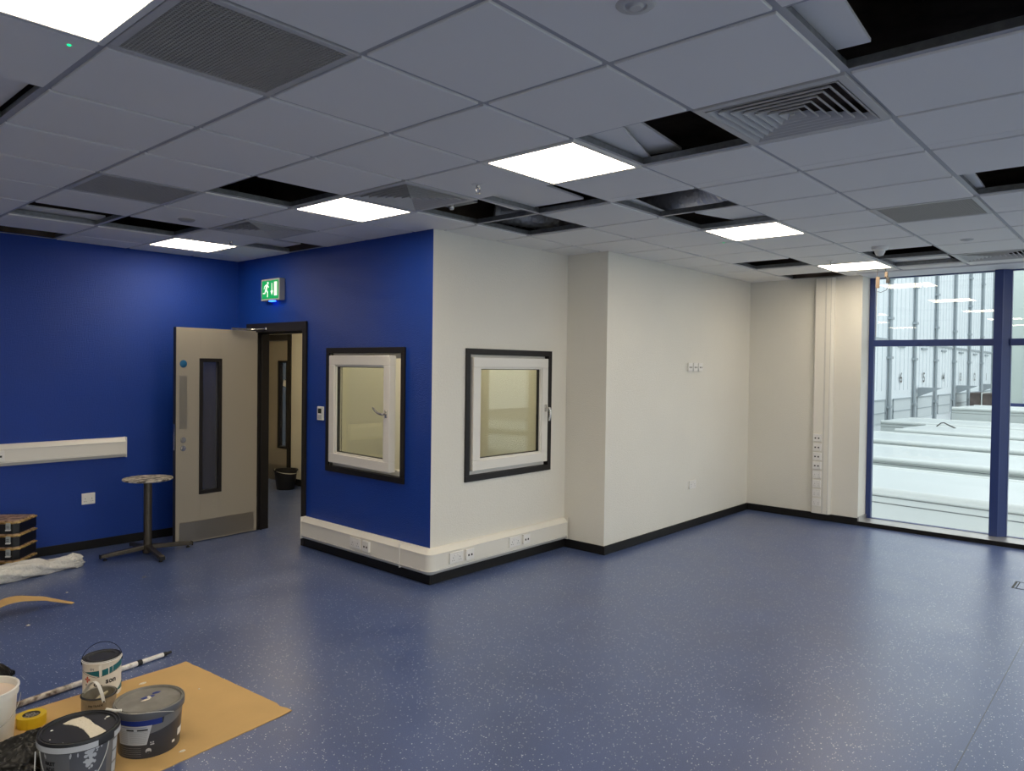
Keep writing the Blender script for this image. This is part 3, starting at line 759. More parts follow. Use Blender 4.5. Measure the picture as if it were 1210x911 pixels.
# door 2 in the hall
d2 = sempty('door_2', (XH, 0, 0))
f = MB(); f.box(-.018, .10, 6.515, 6.600, 0, 2.115); f.box(-.018, .10, 7.52, 7.60, 0, 2.115); f.box(-.018, .10, 6.6, 7.52, 2.03, 2.115)
f.build('door_frame', 'dark_frame', d2, bevel=.002)
lf = MB(); a0, a1 = 6.645, 6.885
lf.box(.02, .064, 6.603, a0, .006, 2.027); lf.box(.02, .064, a1, 7.517, .006, 2.027); lf.box(.02, .064, a0, a1, .006, .49); lf.box(.02, .064, a0, a1, 1.73, 2.027)
leaf2 = lf.build('door_leaf', 'door_laminate', d2)
vb = MB(); q = .03
for (b0, b1, c0, c1) in [(a0 - .01, a1 + .01, .48, .48 + q), (a0 - .01, a1 + .01, 1.74 - q, 1.74), (a0 - .01, a0 + q, .5, 1.72), (a1 - q, a1 + .01, .5, 1.72)]: vb.box(.010, .07, b0, b1, c0, c1)
vb.build('vision_frame', 'dark_frame', leaf2)
MB().box(.038, .044, a0, a1, .49, 1.73).build('vision_glass', 'door_glass', leaf2)
MB().box(.018, .020, 6.62, 7.50, .012, .235).build('kick_plate', 'steel', leaf2)
struct(MB().box(XH + .5, XH + .55, 6.2, 7.9, 0, 2.3).build('wall_beyond_door', 'disc_blue'))
# pale paper note taped in the hall door's glass
tag(MB().add([(XH + .0365, 6.70, 1.36), (XH + .0365, 6.80, 1.38), (XH + .0365, 6.78, 1.47), (XH + .0365, 6.69, 1.45), (XH + .0355, 6.70, 1.36), (XH + .0355, 6.80, 1.38), (XH + .0355, 6.78, 1.47), (XH + .0355, 6.69, 1.45)], [(0, 1, 2, 3), (7, 6, 5, 4), (0, 4, 5, 1), (1, 5, 6, 2), (2, 6, 7, 3), (3, 7, 4, 0)]).build('paper_note', 'white_plastic'), 'small pale note stuck in the glass of the far hall door', 'note')
# bucket
bk = thing('black_bucket', 'black builders bucket standing in the hall beyond the open door', 'bucket', (4.44, 6.20, 0))
MB().lathe([(0, .0), (.115, .0), (.118, .01), (.150, .245), (.162, .250), (.163, .268), (.155, .270), (.146, .262), (.114, .012), (0, .010)], 36, cap=False).build('shell', 'bucket_black', bk)
MB().tube([(.158 * math.cos(a), .158 * math.sin(a) * .9 - .05 * abs(math.sin(a)), .262 + .035 * math.sin(a)) for a in [PI * .80 + PI * q / 16 for q in range(17)]], .004, 8).build('wire_handle', 'wire_steel', bk)

# ------------------------------------------------------------------ glazed walls
XG = 7.92
def glazing(name, w, loc, rz):
    """local: x across the bay 0..w, +y outwards, origin at the inner face of the frame"""
    r = sempty(name, loc, rz)
    zb, zt = .045, 2.745; tr0, tr1 = 1.980, 2.050
    f = MB()
    f.box(0, w, 0, .06, zb - .03, zb + .006); f.box(0, w, 0, .06, zt - .012, zt + .02)
    f.box(0, .006, 0, .06, zb, zt); f.box(w - .006, w, 0, .06, zb, zt); f.box(0, w, -.02, .06, tr0, tr1)
    f.build('frame', 'frame_blue', r, bevel=.002)
    MB().box(.004, w - .004, .03, .036, zb, tr0).build('lower_pane', 'window_glass', r)
    MB().box(.004, w - .004, .03, .036, tr1, zt).build('upper_pane', 'window_glass', r)
    return r
mw = .137; bay = 1.147
ntrim = 2
def mullion(x, y, rz):
    """local x across 0..mw, -y into the room"""
    global ntrim
    m4 = Matrix.Translation((x, y, 0)) @ Matrix.Rotation(rz, 4, 'Z')
    o = MB().prism([(0, .08), (0, -.065), (.073, -.065), (.080, -.055), (mw, .0), (mw, .08)], .02, H - .010, 'z', mat4=m4).build('trim_%d' % ntrim, 'frame_blue'); struct(o); ntrim += 1
y = -.165
struct(MB().box(XG - .005, XG + .07, -.212, -.165, .02, H - .01).build('trim_%d' % ntrim, 'frame_blue', bevel=.003)); ntrim += 1
y = -.212
k = 3
while y - bay > YR:
    glazing('window_%d' % k, bay, (XG, y, 0), -PI / 2); k += 1
    y -= bay
    mullion(XG, y, -PI / 2); y -= mw
glazing('window_%d' % k, y - YR, (XG, y, 0), -PI / 2); k += 1
x = 7.8
while x - bay > XW:
    x -= bay
    glazing('window_%d' % k, bay, (x + bay, YR, 0), PI); k += 1
    mullion(x, YR, PI); x -= mw
struct(MB().box(XW, x, YR - .1, YR, 0, H).build('wall_rear', 'white_paint'))
struct(MB().box(XW - .14, 8.02, YR - .14, YR + .0, H, TOP).build('wall_rear_head', 'white_paint'))
struct(MB().box(XC + .0, XG + .01, YR, -.165, 0.0, .046).build('trim_sill', 'sill_metal', bevel=.002))
struct(MB().box(XC - .012, XC + .0, YR, -.165, 0.0, .044).build('baseboard_window', 'black_skirting'))
struct(MB().box(XC + .0, XG, -.178, -.165, 0.046, .09).build('trim_reveal', 'sill_metal'))

# floor box
fb = thing('floor_box', 'flush metal framed service box lid in the floor by the window', 'floor box', (6.17, -1.94, 0))
f = MB()
for (x0, x1, y0, y1) in [(-.12, .12, .135, .15), (-.12, .12, -.15, -.135), (-.12, -.112, -.135, .135), (.112, .12, -.135, .135)]: f.box(x0, x1, y0, y1, 0, .002)
f.build('frame', 'slot_dark', fb)
MB().box(-.106, .106, -.118, .131, 0, .0015).build('lid', 'floor_vinyl', fb)
MB().box(-.104, .104, .116, .122, 0, .004).build('lifting_bar', 'slot_dark', fb)

# ------------------------------------------------------------------ outside
struct(MB().box(-60, 8.2, -60, YR - .3, -4.2, -4.0).build('ground_rear', 'asphalt'))
struct(MB().box(8.2, 90, -60, 30, -4.2, -4.0).build('ground_yard', 'asphalt'))
wh = thing('warehouse', 'long white clad warehouse with numbered loading doors seen through the window', 'building', (0, 5.8, 0))
YB2 = 0
MB().box(12, 62, 0, 12, -4, 9).build('cladding', 'cladding_white', wh)
cols = [23.8, 27.8, 31.8, 35.75, 39.8, 44.0, 47.95, 51.7, 55.7]
for cx in cols:
    c = MB(); c.box(cx - .35, cx + .25, -.05, 0.02, -4, 9); c.build('column_strip', 'cladding_rib', wh)
    c = MB(); c.tube([(cx - .30, -.12, -4), (cx - .30, -.12, 9)], .06, 8)
    for z in (2.2, 3.8, .2, 5.4, 7): c.box(cx - .42, cx - .1, -.19, -.0, z, z + .10)
    c.build('drain_pipe', 'cladding_rib', wh)
rib = MB()
x = 12.3
while x < 62:
    rib.box(x - .03, x + .03, -.012, .01, .9, 9); x += .66
rib.build('cladding_ribs', 'cladding_joint', wh)
bnd = MB(); bnd.box(12, 62, -.06, .01, 2.92, 3.02); bnd.build('head_flashing', 'cladding_rib', wh)
nums = {1: '6', 2: '5', 3: '4', 4: '3', 5: '2', 6: '1', 0: '7'}
nums = {27.8: '7', 31.8: '6', 35.75: '5', 39.8: '4', 44.0: '3', 47.95: '2', 51.7: '1'}
for cx in cols:
    dpn = MB(); dpn.box(cx + .5, cx + 3.4, -.05, .01, -.4, .52); o = dpn.build('dock_door', 'dock_panel', wh)
    s = MB(); s.box(cx + .5, cx + 3.4, -.07, -.04, .49, .56); s.box(cx + .5, cx + 3.4, -.07, -.04, .0, .04); s.box(cx + .5, cx + .58, -.07, -.04, -.4, .52); s.box(cx + 3.32, cx + 3.4, -.07, -.04, -.4, .52); s.build('door_edging', 'cladding_rib', o)
    s = MB(); s.box(cx + 1.2, cx + 2.2, -.07, 0, 2.72, 2.80)
    s.build('name_plate', 'cladding_rib', wh)
    if cx in nums:
        vs, fs_ = text_verts(nums[cx], .62, .01)
        MB().add([(cx + 1.62 + p.x * 1.2, -.065, 1.22 + p.y) for p in vs], fs_).build('door_number', 'ink_black', wh)
for cx in (35.75, 44.0, 51.7):
    MB().add([(cx + .35, -.1, .98), (cx + 1.35, -.1, .98), (cx + .35, -.1, .55), (cx + .35, -1.1, .98)], [(0, 1, 2), (0, 3, 1), (0, 2, 3), (1, 3, 2)]).build('canopy_bracket', 'cladding_rib', wh)
eb = thing('side_building', 'pale green grey building facing us beyond the window mullion', 'building', (66, -2, 0))
MB().box(0, 8, -40, 14, -4, 10).build('cladding', 'cladding_green', eb)
rb = MB(); y = -39.5
while y < 14: rb.box(-.03, .01, y - .05, y + .05, -4, 10); y += 1.3
rb.build('cladding_ribs', 'cladding_joint', eb)
MB().box(-.1, 0, -40, 14, -.95, -.62).build('blue_band', 'frame_blue', eb)

def trailer(loc, rz, length, w, hgt, label, roofz, group='white trailers parked in a row'):
    r = thing('lorry_trailer', label, 'trailer', loc, rz, group)
    c = .07
    # local: x along width (away from us), y along length; origin near edge, north end
    prof = [(0, -3.0), (0, -.22), (.0, -c - .03), (c * .4, -.035), (c, -.008), (w * .5, .012), (w - c, -.008), (w - c * .4, -.035), (w, -c), (w, -3.0)]
    MB().prism([(a, b_ + roofz) for a, b_ in prof], -length, 0, 'y').build('body', 'trailer_white', r)
    s = MB(); s.box(-.006, .004, -length, 0, roofz - .205, roofz - .192); s.box(-.012, .0, -length, 0, roofz - .112, roofz - .10); s.build('side_seam', 'trailer_seam', r)
    k = MB(); k.tube([(.045, -length, roofz - .045), (.045, 0, roofz - .045)], .065, 12); k.tube([(w - .045, -length, roofz - .045), (w - .045, 0, roofz - .045)], .065, 12); k.build('roof_rail', 'trailer_trim', r)
    k = MB(); k.box(.3, w - .3, -length + .8, -length + 3.2, -4.0 , -3.1 ); k.build('running_gear', 'rubber_black', r)
    k = MB()
    for yy_ in (-2.0, -3.3):
        for xx in (.18, w - .18): k.lathe([(0, -.15), (.3, -.15), (.48, -.12), (.48, .12), (.3, .15), (0, .15)], 20, c=(xx, yy_, -3.52), axis=Matrix.Rotation(PI / 2, 3, 'Y'))
    k.box(.3, w - .3, -3.8, -1.4, -3.4, -3.0); k.build('wheels', 'rubber_black', r)
    return r
dx = math.tan(R(6))
TL = ['nearest white flat roofed trailer outside the window', 'second white trailer roof from the window', 'third white trailer roof from the window', 'fourth white trailer roof, with a dark wire lying on it', 'fifth white trailer roof from the window']
for k, (x, yend) in enumerate([(10.95, 4.4), (15.0, 4.4), (18.9, 4.5), (22.7, 3.25), (26.3, 4.6)]):
    trailer((x, yend, 0), R(-6), 14.5, 2.6, 3.9, TL[k], 0.0)
trailer((29.6, 3.1, 0), R(-6), 14.5, 2.6, 3.9, 'taller white trailer behind the row, in front of the loading doors', .42)
ld = thing('stacked_load', 'dark brown covered load behind the taller white trailer', 'load', (44, 4.52, 0))
MB().box(0, 2.2, 0, .50, -4, .62).build('stack', 'brown_load', ld, bevel=.05)
ld = thing('stacked_load', 'brown load with a pale edge strip, nearest the window mullion', 'load', (44, 3.95, 0))
MB().box(0, 2.2, 0, .50, -4, .60).build('stack', 'brown_load', ld, bevel=.05)
MB().box(-.04, 2.0, .50, .55, -4, .64).build('pale_edge', 'trailer_trim', ld)
tag(MB().tube([(24.9, 2.62, .0), (24.9, 2.5, .11), (24.9, 2.42, .13), (24.7, 2.2, .05), (24.6, 2.05, .0)], .018, 6).build('wire', 'rubber_black'), 'dark bent wire sticking up from the white trailer roofs', 'wire')

# ------------------------------------------------------------------ round pedestal table
tb = thing('round_table', 'small round paint spattered pedestal table by the left blue wall', 'table', (1.765, 4.03, 0))
MB().lathe([(0, .656), (.190, .656), (.203, .661), (.205, .668), (.203, .675), (0, .675)], 48, cap=False).build('table_top', 'table_top_paint', tb)
p = MB(); p.lathe([(.034, .03), (.034, .64)], 28); p.lathe([(.05, .640), (.10, .650), (.10, .657)], 24); p.build('post', 'table_metal', tb)
MB().lathe([(0, .012), (.040, .012), (.044, .03), (.044, .085), (.036, .09)], 24).build('hub', 'table_metal', tb)
feet = [(-.375, .03), (-.03, -.375), (.385, -.02), (-.01, .31)]
for (fx, fy) in feet:
    L = math.hypot(fx, fy); a = math.atan2(fy, fx)
    m4 = Matrix.Rotation(a, 4, 'Z')
    q = MB(); q.prism([(.03, .045), (.03, .085), (L - .02, .055), (L, .045), (L, .025), (L - .03, .022)], -.022, .022, 'y', mat4=m4)
    leg = q.build('leg', 'table_metal', tb, bevel=.006)
    g2 = MB(); g2.lathe([(.016, 0), (.016, .010), (.006, .013), (.006, .026)], 14, c=tuple(m4 @ Vector((L - .035, 0, 0)))); g2.build('glide', 'rubber_black', leg)
    g2 = MB(); g2.box(L - .004, L + .006, -.024, .024, .018, .052, mat4=m4); g2.build('end_cap', 'rubber_black', leg, bevel=.003)

# ------------------------------------------------------------------ stack of organiser cases
CW, CD, CH = .30, .29, .103
ca_ = math.atan2(4.354 - 4.13, .997 - .80)        # side edge direction
def make_case():
    r = thing('organiser_case', 'x', 'tool case')
    def octo(w, d, c, z0, z1): return [(-w, -d + 0), (-w + c, -d + 0)]
    c = .035; w, d = CW / 2, CD / 2
    poly = [(-w, -d), (w - c, -d), (w, -d + c), (w, d), (-w, d)]
    MB().prism(poly, 0, CH - .018, 'z').build('body', 'case_black', r, bevel=.004)
    ins = .006
    poly2 = [(-w - ins, -d - ins), (w - c, -d - ins), (w + ins, -d + c), (w + ins, d + ins), (-w - ins, d + ins)]
    rm = MB(); rm.prism(poly2, CH - .024, CH - .010, 'z'); rm.build('lid_rim', 'case_rim', r, bevel=.003)
    poly3 = [(-w + .01, -d + .01), (w - c - .004, -d + .01), (w - .01, -d + c + .004), (w - .01, d - .01), (-w + .01, d - .01)]
    MB().prism(poly3, CH - .012, CH, 'z').build('clear_lid', 'case_lid', r, bevel=.002)
    for x in (-.07, .085):
        l = MB(); l.box(x - .016, x + .016, -d - .016, -d, .034, .088); o = l.build('latch', 'latch_grey', r, bevel=.003)
        k = MB(); k.box(x - .017, x + .017, -d - .018, -d, .028, .036); k.build('latch_lip', 'socket_white', o)
        k = MB(); k.box(x - .010, x + .010, -d - .0168, -d, .050, .054); k.box(x - .010, x + .010, -d - .0168, -d, .062, .066); k.build('latch_slots', 'rubber_black', o)
    return r
rot = ca_ - PI / 2      # local +y (depth) along side edge
ux = Vector((math.cos(rot), math.sin(rot))); uy = Vector((math.cos(ca_), math.sin(ca_)))
cen = Vector((.997, 4.354)) - ux * CW / 2 - uy * CD / 2
cs = make_case()
CL = ['bottom organiser case of the black stack, partly behind the wrapped roll', 'second organiser case from the bottom of the black stack', 'third organiser case from the bottom of the black stack', 'top organiser case of the black stack, its cluttered clear lid showing']
for k in range(4):
    o = cs if k == 0 else dup(cs)
    o.location = (cen.x, cen.y, k * (CH + .0025)); o.rotation_euler = (0, 0, rot); o['label'] = CL[k]; o['group'] = 'stack of black organiser cases'

# ------------------------------------------------------------------ wrapped roll on the floor
def noise(*a): 
    from mathutils import noise as nz
    return nz.noise(Vector(a))
def roll():
    A = Vector((.05, 3.80, .074)); B = Vector((1.235, 4.035, .055)); n = 220; ns = 56
    d = (B - A).normalized(); s = d.cross(Vector((0, 0, 1))).normalized(); u = s.cross(d)
    vs = []
    for i in range(n + 1):
        f = i / n; p = A.lerp(B, f)
        r = .070 if f < .74 else .052
        if .72 < f < .78: r = .070 - (f - .72) / .06 * .020
        if f > .90: r = .050 + .014 * math.sin((f - .90) / .1 * PI) - (f - .9) * .12
        p.z = r * .92
        for k in range(ns):
            t = 2 * PI * k / ns
            fold = .005 * math.sin(6 * t + f * 26) + .006 * noise(f * 22, math.cos(t) * 2, math.sin(t) * 2) + .0045 * abs(noise(f * 70 + t, math.cos(t) * 5, math.sin(t) * 5)) + .003 * abs(noise(f * 150, math.cos(t) * 11, math.sin(t) * 11))
            rr = r + fold + (.012 * noise(k * .9, f * 30, 3) if f > .93 else 0)
            q = p + (s * math.cos(t) + u * math.sin(t)) * rr
            if f > .955: q += d * (.03 * noise(k * .8, 1.7, 0) )
            q.z = max(q.z, .001); vs.append(q)
    fs = [(i * ns + k, i * ns + (k + 1) % ns, (i + 1) * ns + (k + 1) % ns, (i + 1) * ns + k) for i in range(n) for k in range(ns)]
    fs += [tuple(range(ns))[::-1], tuple(range(n * ns, (n + 1) * ns))]
    o = MB().add(vs, fs, smooth=True).build('wrapped_roll', 'wrap_white'); tag(o, 'long roll wrapped in white plastic sheeting on the floor before the cases', 'roll')
roll()

# ------------------------------------------------------------------ curled brown sheet
def lerpc(pts, f):
    u = f * (len(pts) - 1); i = min(int(u), len(pts) - 2); return pts[i] + (pts[i + 1] - pts[i]) * (u - i)
def curled():
    n = 40; vs = []
    for i in range(n + 1):
        x = -.45 + i / n * 1.295
        def zf(x):
            kk = [(-.45, .03), (0, .04), (.25, .055), (.416, .080), (.47, .094), (.53, .094), (.66, .071), (.75, .038), (.80, .018), (.845, .002)]
            for (a, b_), (c, d) in zip(kk, kk[1:]):
                if a <= x <= c:
                    t_ = (x - a) / (c - a); t_ = t_ * t_ * (3 - 2 * t_) * .35 + t_ * .65; return b_ + (d - b_) * t_
            return .002
        z = zf(x); wd = .14 * max(0.02, min(1, (.86 - x) / .35)) + .01
        yv = 2.99 + (x - .42) * .04
        vs += [(x, yv, z), (x + .02, yv + wd, z * 1.0 + .001), (x, yv, z + .004), (x + .02, yv + wd, z * 1.0 + .005)]
    fs = []
    for i in range(n):
        a, b_ = i * 4, (i + 1) * 4
        fs += [(a, b_, b_ + 1, a + 1), (a + 2, a + 3, b_ + 3, b_ + 2), (a, a + 2, b_ + 2, b_), (a + 1, b_ + 1, b_ + 3, a + 3)]
    fs += [(0, 1, 3, 2), (n * 4, n * 4 + 2, n * 4 + 3, n * 4 + 1)]
    o = MB().add(vs, fs, smooth=False).build('curled_card', 'card_brown'); tag(o, 'narrow curled strip of brown card arching off the floor at left', 'card')
curled()
# ------------------------------------------------------------------ flat card sheet under the tubs
cp = [Vector(p) for p in ((.940, 1.444, 0), (1.029, .490, 0), (-.32, .345, 0), (-.32, 1.405, 0))]
def sheet():
    vs = []; nx, ny = 40, 24
    for i in range(nx + 1):
        for j_ in range(ny + 1):
            a = cp[3].lerp(cp[0], i / nx); b_ = cp[2].lerp(cp[1], i / nx); p = b_.lerp(a, j_ / ny)
            if i == nx: p.x += .006 * noise(j_ * .7, 2, 2) - (.012 if j_ == 2 else 0)
            if j_ in (0,): p.y += .005 * noise(i * .8, 5, 2)
            z = .0045
            e1 = max(0, (i / nx - .93) / .07)
            z += .004 * e1 * e1
            vs.append((p.x, p.y, z))
    k = ny + 1; o = len(vs)
    vs += [(x, y, max(z - .004, 0)) for x, y, z in vs]
    fs = [(i * k + j_, (i + 1) * k + j_, (i + 1) * k + j_ + 1, i * k + j_ + 1) for i in range(nx) for j_ in range(ny)]
    fs += [(o + i * k + j_, o + i * k + j_ + 1, o + (i + 1) * k + j_ + 1, o + (i + 1) * k + j_) for i in range(nx) for j_ in range(ny)]
    for i in range(nx): fs += [(i * k, o + i * k, o + (i + 1) * k, (i + 1) * k), (i * k + ny, (i + 1) * k + ny, o + (i + 1) * k + ny, o + i * k + ny)]
    for j_ in range(ny): fs += [(j_, j_ + 1, o + j_ + 1, o + j_), (nx * k + j_, o + nx * k + j_, o + nx * k + j_ + 1, nx * k + j_ + 1)]
    oo = MB().add(vs, fs).build('cardboard_sheet', 'card_brown'); tag(oo, 'flat brown cardboard sheet on the floor under the paint tubs', 'cardboard')
sheet()
CZ = .0046
def blob(x, y, z, rx, ry, seed, h=.002, n=14):
    rnd = random.Random(seed); vs = []; 
    ang0 = rnd.random() * 6
    rs = [1 + .35 * (rnd.random() - .5) for _ in range(n)]
    vs = [(x + rx * rs[k] * math.cos(2 * PI * k / n + ang0), y + ry * rs[k] * math.sin(2 * PI * k / n + ang0), z) for k in range(n)]
    vs += [(x + .7 * rx * rs[k] * math.cos(2 * PI * k / n + ang0), y + .7 * ry * rs[k] * math.sin(2 * PI * k / n + ang0), z + h) for k in range(n)]
    fs = [(k, (k + 1) % n, n + (k + 1) % n, n + k) for k in range(n)] + [tuple(range(n, 2 * n)), tuple(range(n))[::-1]]
    return vs, fs
chips = [(.511, 2.751, 0, .012, .007, 'white paint flake on the floor left of the paint pole'), (.91, 3.325, 0, .010, .006, 'pale crumb on the floor near the curled card'), (1.454, 3.324, 0, .016, .012, 'dull smudge of debris on the floor below the round table'),
         (.66, 1.33, CZ, .020, .010, 'white paint spot on the card beside the grey tub lid'), (.50, .505, CZ, .016, .008, 'white paint chip on the card in front of the grey tub'), (.83, 1.05, CZ, .005, .003, 'tiny white spot in the middle of the bare card')]
for k, (x, y, z, rx, ry, lb) in enumerate(chips):
    tag(MB().add(*blob(x, y, z + .0002, rx, ry, k + 3, .003)).build('paint_chip', 'galv' if 'dull' in lb else 'dry_paint'), lb, 'paint chip')

# ------------------------------------------------------------------ tubs and tins
def ring_r(prof, z):
    for (r0, z0_), (r1, z1_) in zip(prof, prof[1:]):
        if min(z0_, z1_) <= z <= max(z0_, z1_) and z0_ != z1_: return r0 + (r1 - r0) * (z - z0_) / (z1_ - z0_)
    return prof[-1][0]
def patch(prof, poly_fn, a0, a1, off=.0006, n=16, nz=6):
    """curved decal: poly_fn(f)->(zlow,zhigh) along angle fraction f"""
    vs = []; 
    for i in range(n + 1):
        f = i / n; a = a0 + (a1 - a0) * f; zl, zh = poly_fn(f)
        for k in range(nz + 1):
            z = zl + (zh - zl) * k / nz; r = ring_r(prof, z) + off
            vs.append((r * math.cos(a), r * math.sin(a), z))
    q = nz + 1
    return vs, [(i * q + k, (i + 1) * q + k, (i + 1) * q + k + 1, i * q + k + 1) for i in range(n) for k in range(nz)]
def wraptext(s, size, prof, a, z, off=.0009, bold=.0, sx=1):
    vs, fs = text_verts(s, size, bold); out = []
    for p in vs:
        zz = z + p.y; r = ring_r(prof, zz) + off; aa = a + p.x * sx / r
        out.append((r * math.cos(aa), r * math.sin(aa), zz))
    return out, fs
def facing(x, y): return math.atan2(-2.667 - y, -.925 - x)

# --- white and teal paint tin
x, y = .473, 1.368; a0 = facing(x, y)
tin = thing('paint_tin', 'white paint tin with teal chevron band and black lid behind the small open tin', 'paint tin', (x, y, CZ))
bp_ = [(.086, 0), (.088, .006), (.0875, .01), (.0875, .178), (.090, .182), (.090, .190), (.087, .192)]
MB().lathe([(0, 0)] + bp_ + [(.082, .190), (.080, .186), (0, .186)], 48, cap=False).build('body', 'white_plastic', tin)
MB().lathe([(0, .187), (.060, .187), (.063, .192), (.074, .193), (.078, .189), (.080, .191), (.086, .1935), (.0895, .190), (.091, .186), (.091, .183)], 48, cap=False).build('lid', 'lid_black', tin)
lid_r = MB(); lid_r.lathe([(.0905, .1795), (.0925, .181), (.0925, .185), (.0905, .187)], 48, cap=False); lid_r.build('rim_bead', 'white_plastic', tin)
D = R
def vee(f):     # chevron baseline height
    return .140 - .028 * (1 - abs(f - .40) / (.40 if f < .40 else .60))
MB().add(*patch(bp_, lambda f: (vee(f * .40 + .0) + .004, vee(f * .40) + .006 + .030 * max(0, f - .25) / .75), a0 - D(75), a0 - D(8))).build('chevron_band', 'teal_print', tin)
MB().add(*patch(bp_, lambda f: (vee(.45 + f * .55) + .004, vee(.45 + f * .55) + .034), a0 + D(0), a0 + D(85))).build('chevron_band', 'teal_print', tin)
MB().add(*patch(bp_, lambda f: (vee(f), vee(f) + .002), a0 - D(85), a0 + D(85), off=.0008, n=40, nz=1)).build('chevron_line', 'ink_black', tin)
MB().add(*patch(bp_, lambda f: (.022, .028 + .035 * f), a0 + D(48), a0 + D(88))).build('lower_corner_band', 'teal_print', tin)
for aa, w_, l_ in ((-5, 4.5, .075), (20, 1.6, .13), (33, 1.0, .06), (-52, 1.0, .05)):
    MB().add(*patch(bp_, lambda f: (.180 - l_ * (1 - abs(2 * f - 1) ** 2 * .9), .180), a0 + D(aa - w_), a0 + D(aa + w_), off=.0012, n=8)).build('paint_run', 'white_plastic', tin)
o = wraptext('son', .036, bp_, a0 + D(27), .078, bold=.0014); MB().add(*o).build('lettering', 'ink_black', tin)
o = wraptext('d. .', .032, bp_, a0 - D(12), .070, bold=.0012); MB().add(*o).build('lettering', 'ink_black', tin)
o = wraptext('EN', .016, bp_, a0 - D(30), .150, bold=.0004); MB().add(*o).build('lettering', 'label_text', tin)
em = MB(); r_ = .0875 + .0012; ac = a0 - D(46)
def onc(u, z): return (r_ * math.cos(ac + u / r_), r_ * math.sin(ac + u / r_), z)
for k in range(4):
    t_ = k * PI / 2; c_, s_ = math.cos(t_), math.sin(t_)
    pl = [(0, 0), (-.006, .009), (0, .018), (.006, .009)]
    em.add([onc(c_ * u - s_ * v_, .103 + s_ * u + c_ * v_) for u, v_ in pl], [(0, 1, 2, 3)])
em.build('maker_emblem', 'red_print', tin)
em = MB(); em.add([onc(-.012, .070), onc(-.002, .070), onc(-.002, .082), onc(-.012, .080)], [(0, 1, 2, 3)]); em.add([onc(.002, .070), onc(.010, .070), onc(.010, .080), onc(.002, .082)], [(0, 1, 2, 3)]); em.build('emblem_text', 'label_text', tin)
MB().tube([(.092 * math.cos(t_) * math.cos(a0 + PI / 2) + .01 * math.sin(t_) * math.cos(a0), .092 * math.cos(t_) * math.sin(a0 + PI / 2) + .01 * math.sin(t_) * math.sin(a0), .168 + .098 * math.sin(t_)) for t_ in [PI * q_ / 24 for q_ in range(25)]], .0014, 6).build('bail_handle', 'rubber_black', tin)
for sg in (1, -1):
    MB().lathe([(0, .005), (.007, .004), (.009, 0)], 14, c=(.088 * math.cos(a0 + sg * PI / 2), .088 * math.sin(a0 + sg * PI / 2), .168), axis=(Matrix.Rotation(a0 + sg * PI / 2, 3, 'Z') @ Matrix.Rotation(PI / 2, 3, 'Y'))).build('handle_lug', 'rubber_black', tin)

# --- small open tin with white strap handle
x, y = .367, 1.10; a0 = facing(x, y)
kt = thing('open_paint_tin', 'small open tin with a drying brush inside and a white strap handle', 'paint tin', (x, y, CZ))
MB().lathe([(0, .0), (.072, 0), (.0735, .004), (.0735, .108), (.0765, .112), (.0765, .117), (.073, .119), (.0695, .116), (.071, .108), (.071, .012), (0, .010)], 40, cap=False).build('body', 'tin_metal', kt)
MB().lathe([(0, .060), (.0705, .060)], 32, cap=False).build('paint_left', 'tin_inside', kt)
rmb = MB(); rmb.lathe([(.0768, .112), (.079, .1145), (.0768, .118), (.072, .1195)], 40, cap=False); rmb.build('rim', 'lid_black', kt)
MB().add(*wraptext('FIN TRADE', .013, [(.0738, 0), (.0738, .12)], a0 - D(12), .080, bold=.0003)).build('lettering', 'ink_black', kt)
stp = MB(); pts = []
S0 = Vector((.355 - x + .004, .99 - y + .025, .100)); S1 = Vector((-.050, .055, .112)); mid = Vector((-.010, .0, .212))
for q_ in range(21):
    f = q_ / 20; p = S0.lerp(S1, f); p.z += .080 * math.sin(PI * (f ** .8)); pts.append(p)
side = Vector((math.cos(a0 + PI / 2), math.sin(a0 + PI / 2), 0)) * .0075
vs = []; 
for q_, p in enumerate(pts):
    dn = (pts[min(q_ + 1, 20)] - pts[max(q_ - 1, 0)]).normalized(); nn = dn.cross(side).normalized() * .0015
    vs += [p - side - nn, p + side - nn, p + side + nn, p - side + nn]
fs = [(q_ * 4 + k, q_ * 4 + (k + 1) % 4, (q_ + 1) * 4 + (k + 1) % 4, (q_ + 1) * 4 + k) for q_ in range(20) for k in range(4)] + [(0, 1, 2, 3), (83, 82, 81, 80)]
MB().add(vs, fs).build('strap_handle', 'white_plastic', kt)
MB().lathe([(0, .003), (.003, .003), (.004, 0)], 10, c=(S0.x + math.cos(a0) * .001, S0.y + math.sin(a0) * .002, S0.z + .004), axis=Matrix.Rotation(a0, 3, 'Z') @ Matrix.Rotation(PI / 2, 3, 'Y')).build('rivet', 'slot_dark', kt)
bs = thing('paint_brush', 'pale brush resting inside the small open tin', 'brush', (x, y, CZ))
MB().tube([(-.045, -.028, .078), (.012, .012, .090), (.048, .030, .098)], [.009, .010, .006], 10).build('handle', 'brush_bristle', bs)
MB().box(-.055, -.035, -.040, -.014, .062, .086).build('bristles', 'dry_paint', bs, bevel=.004)

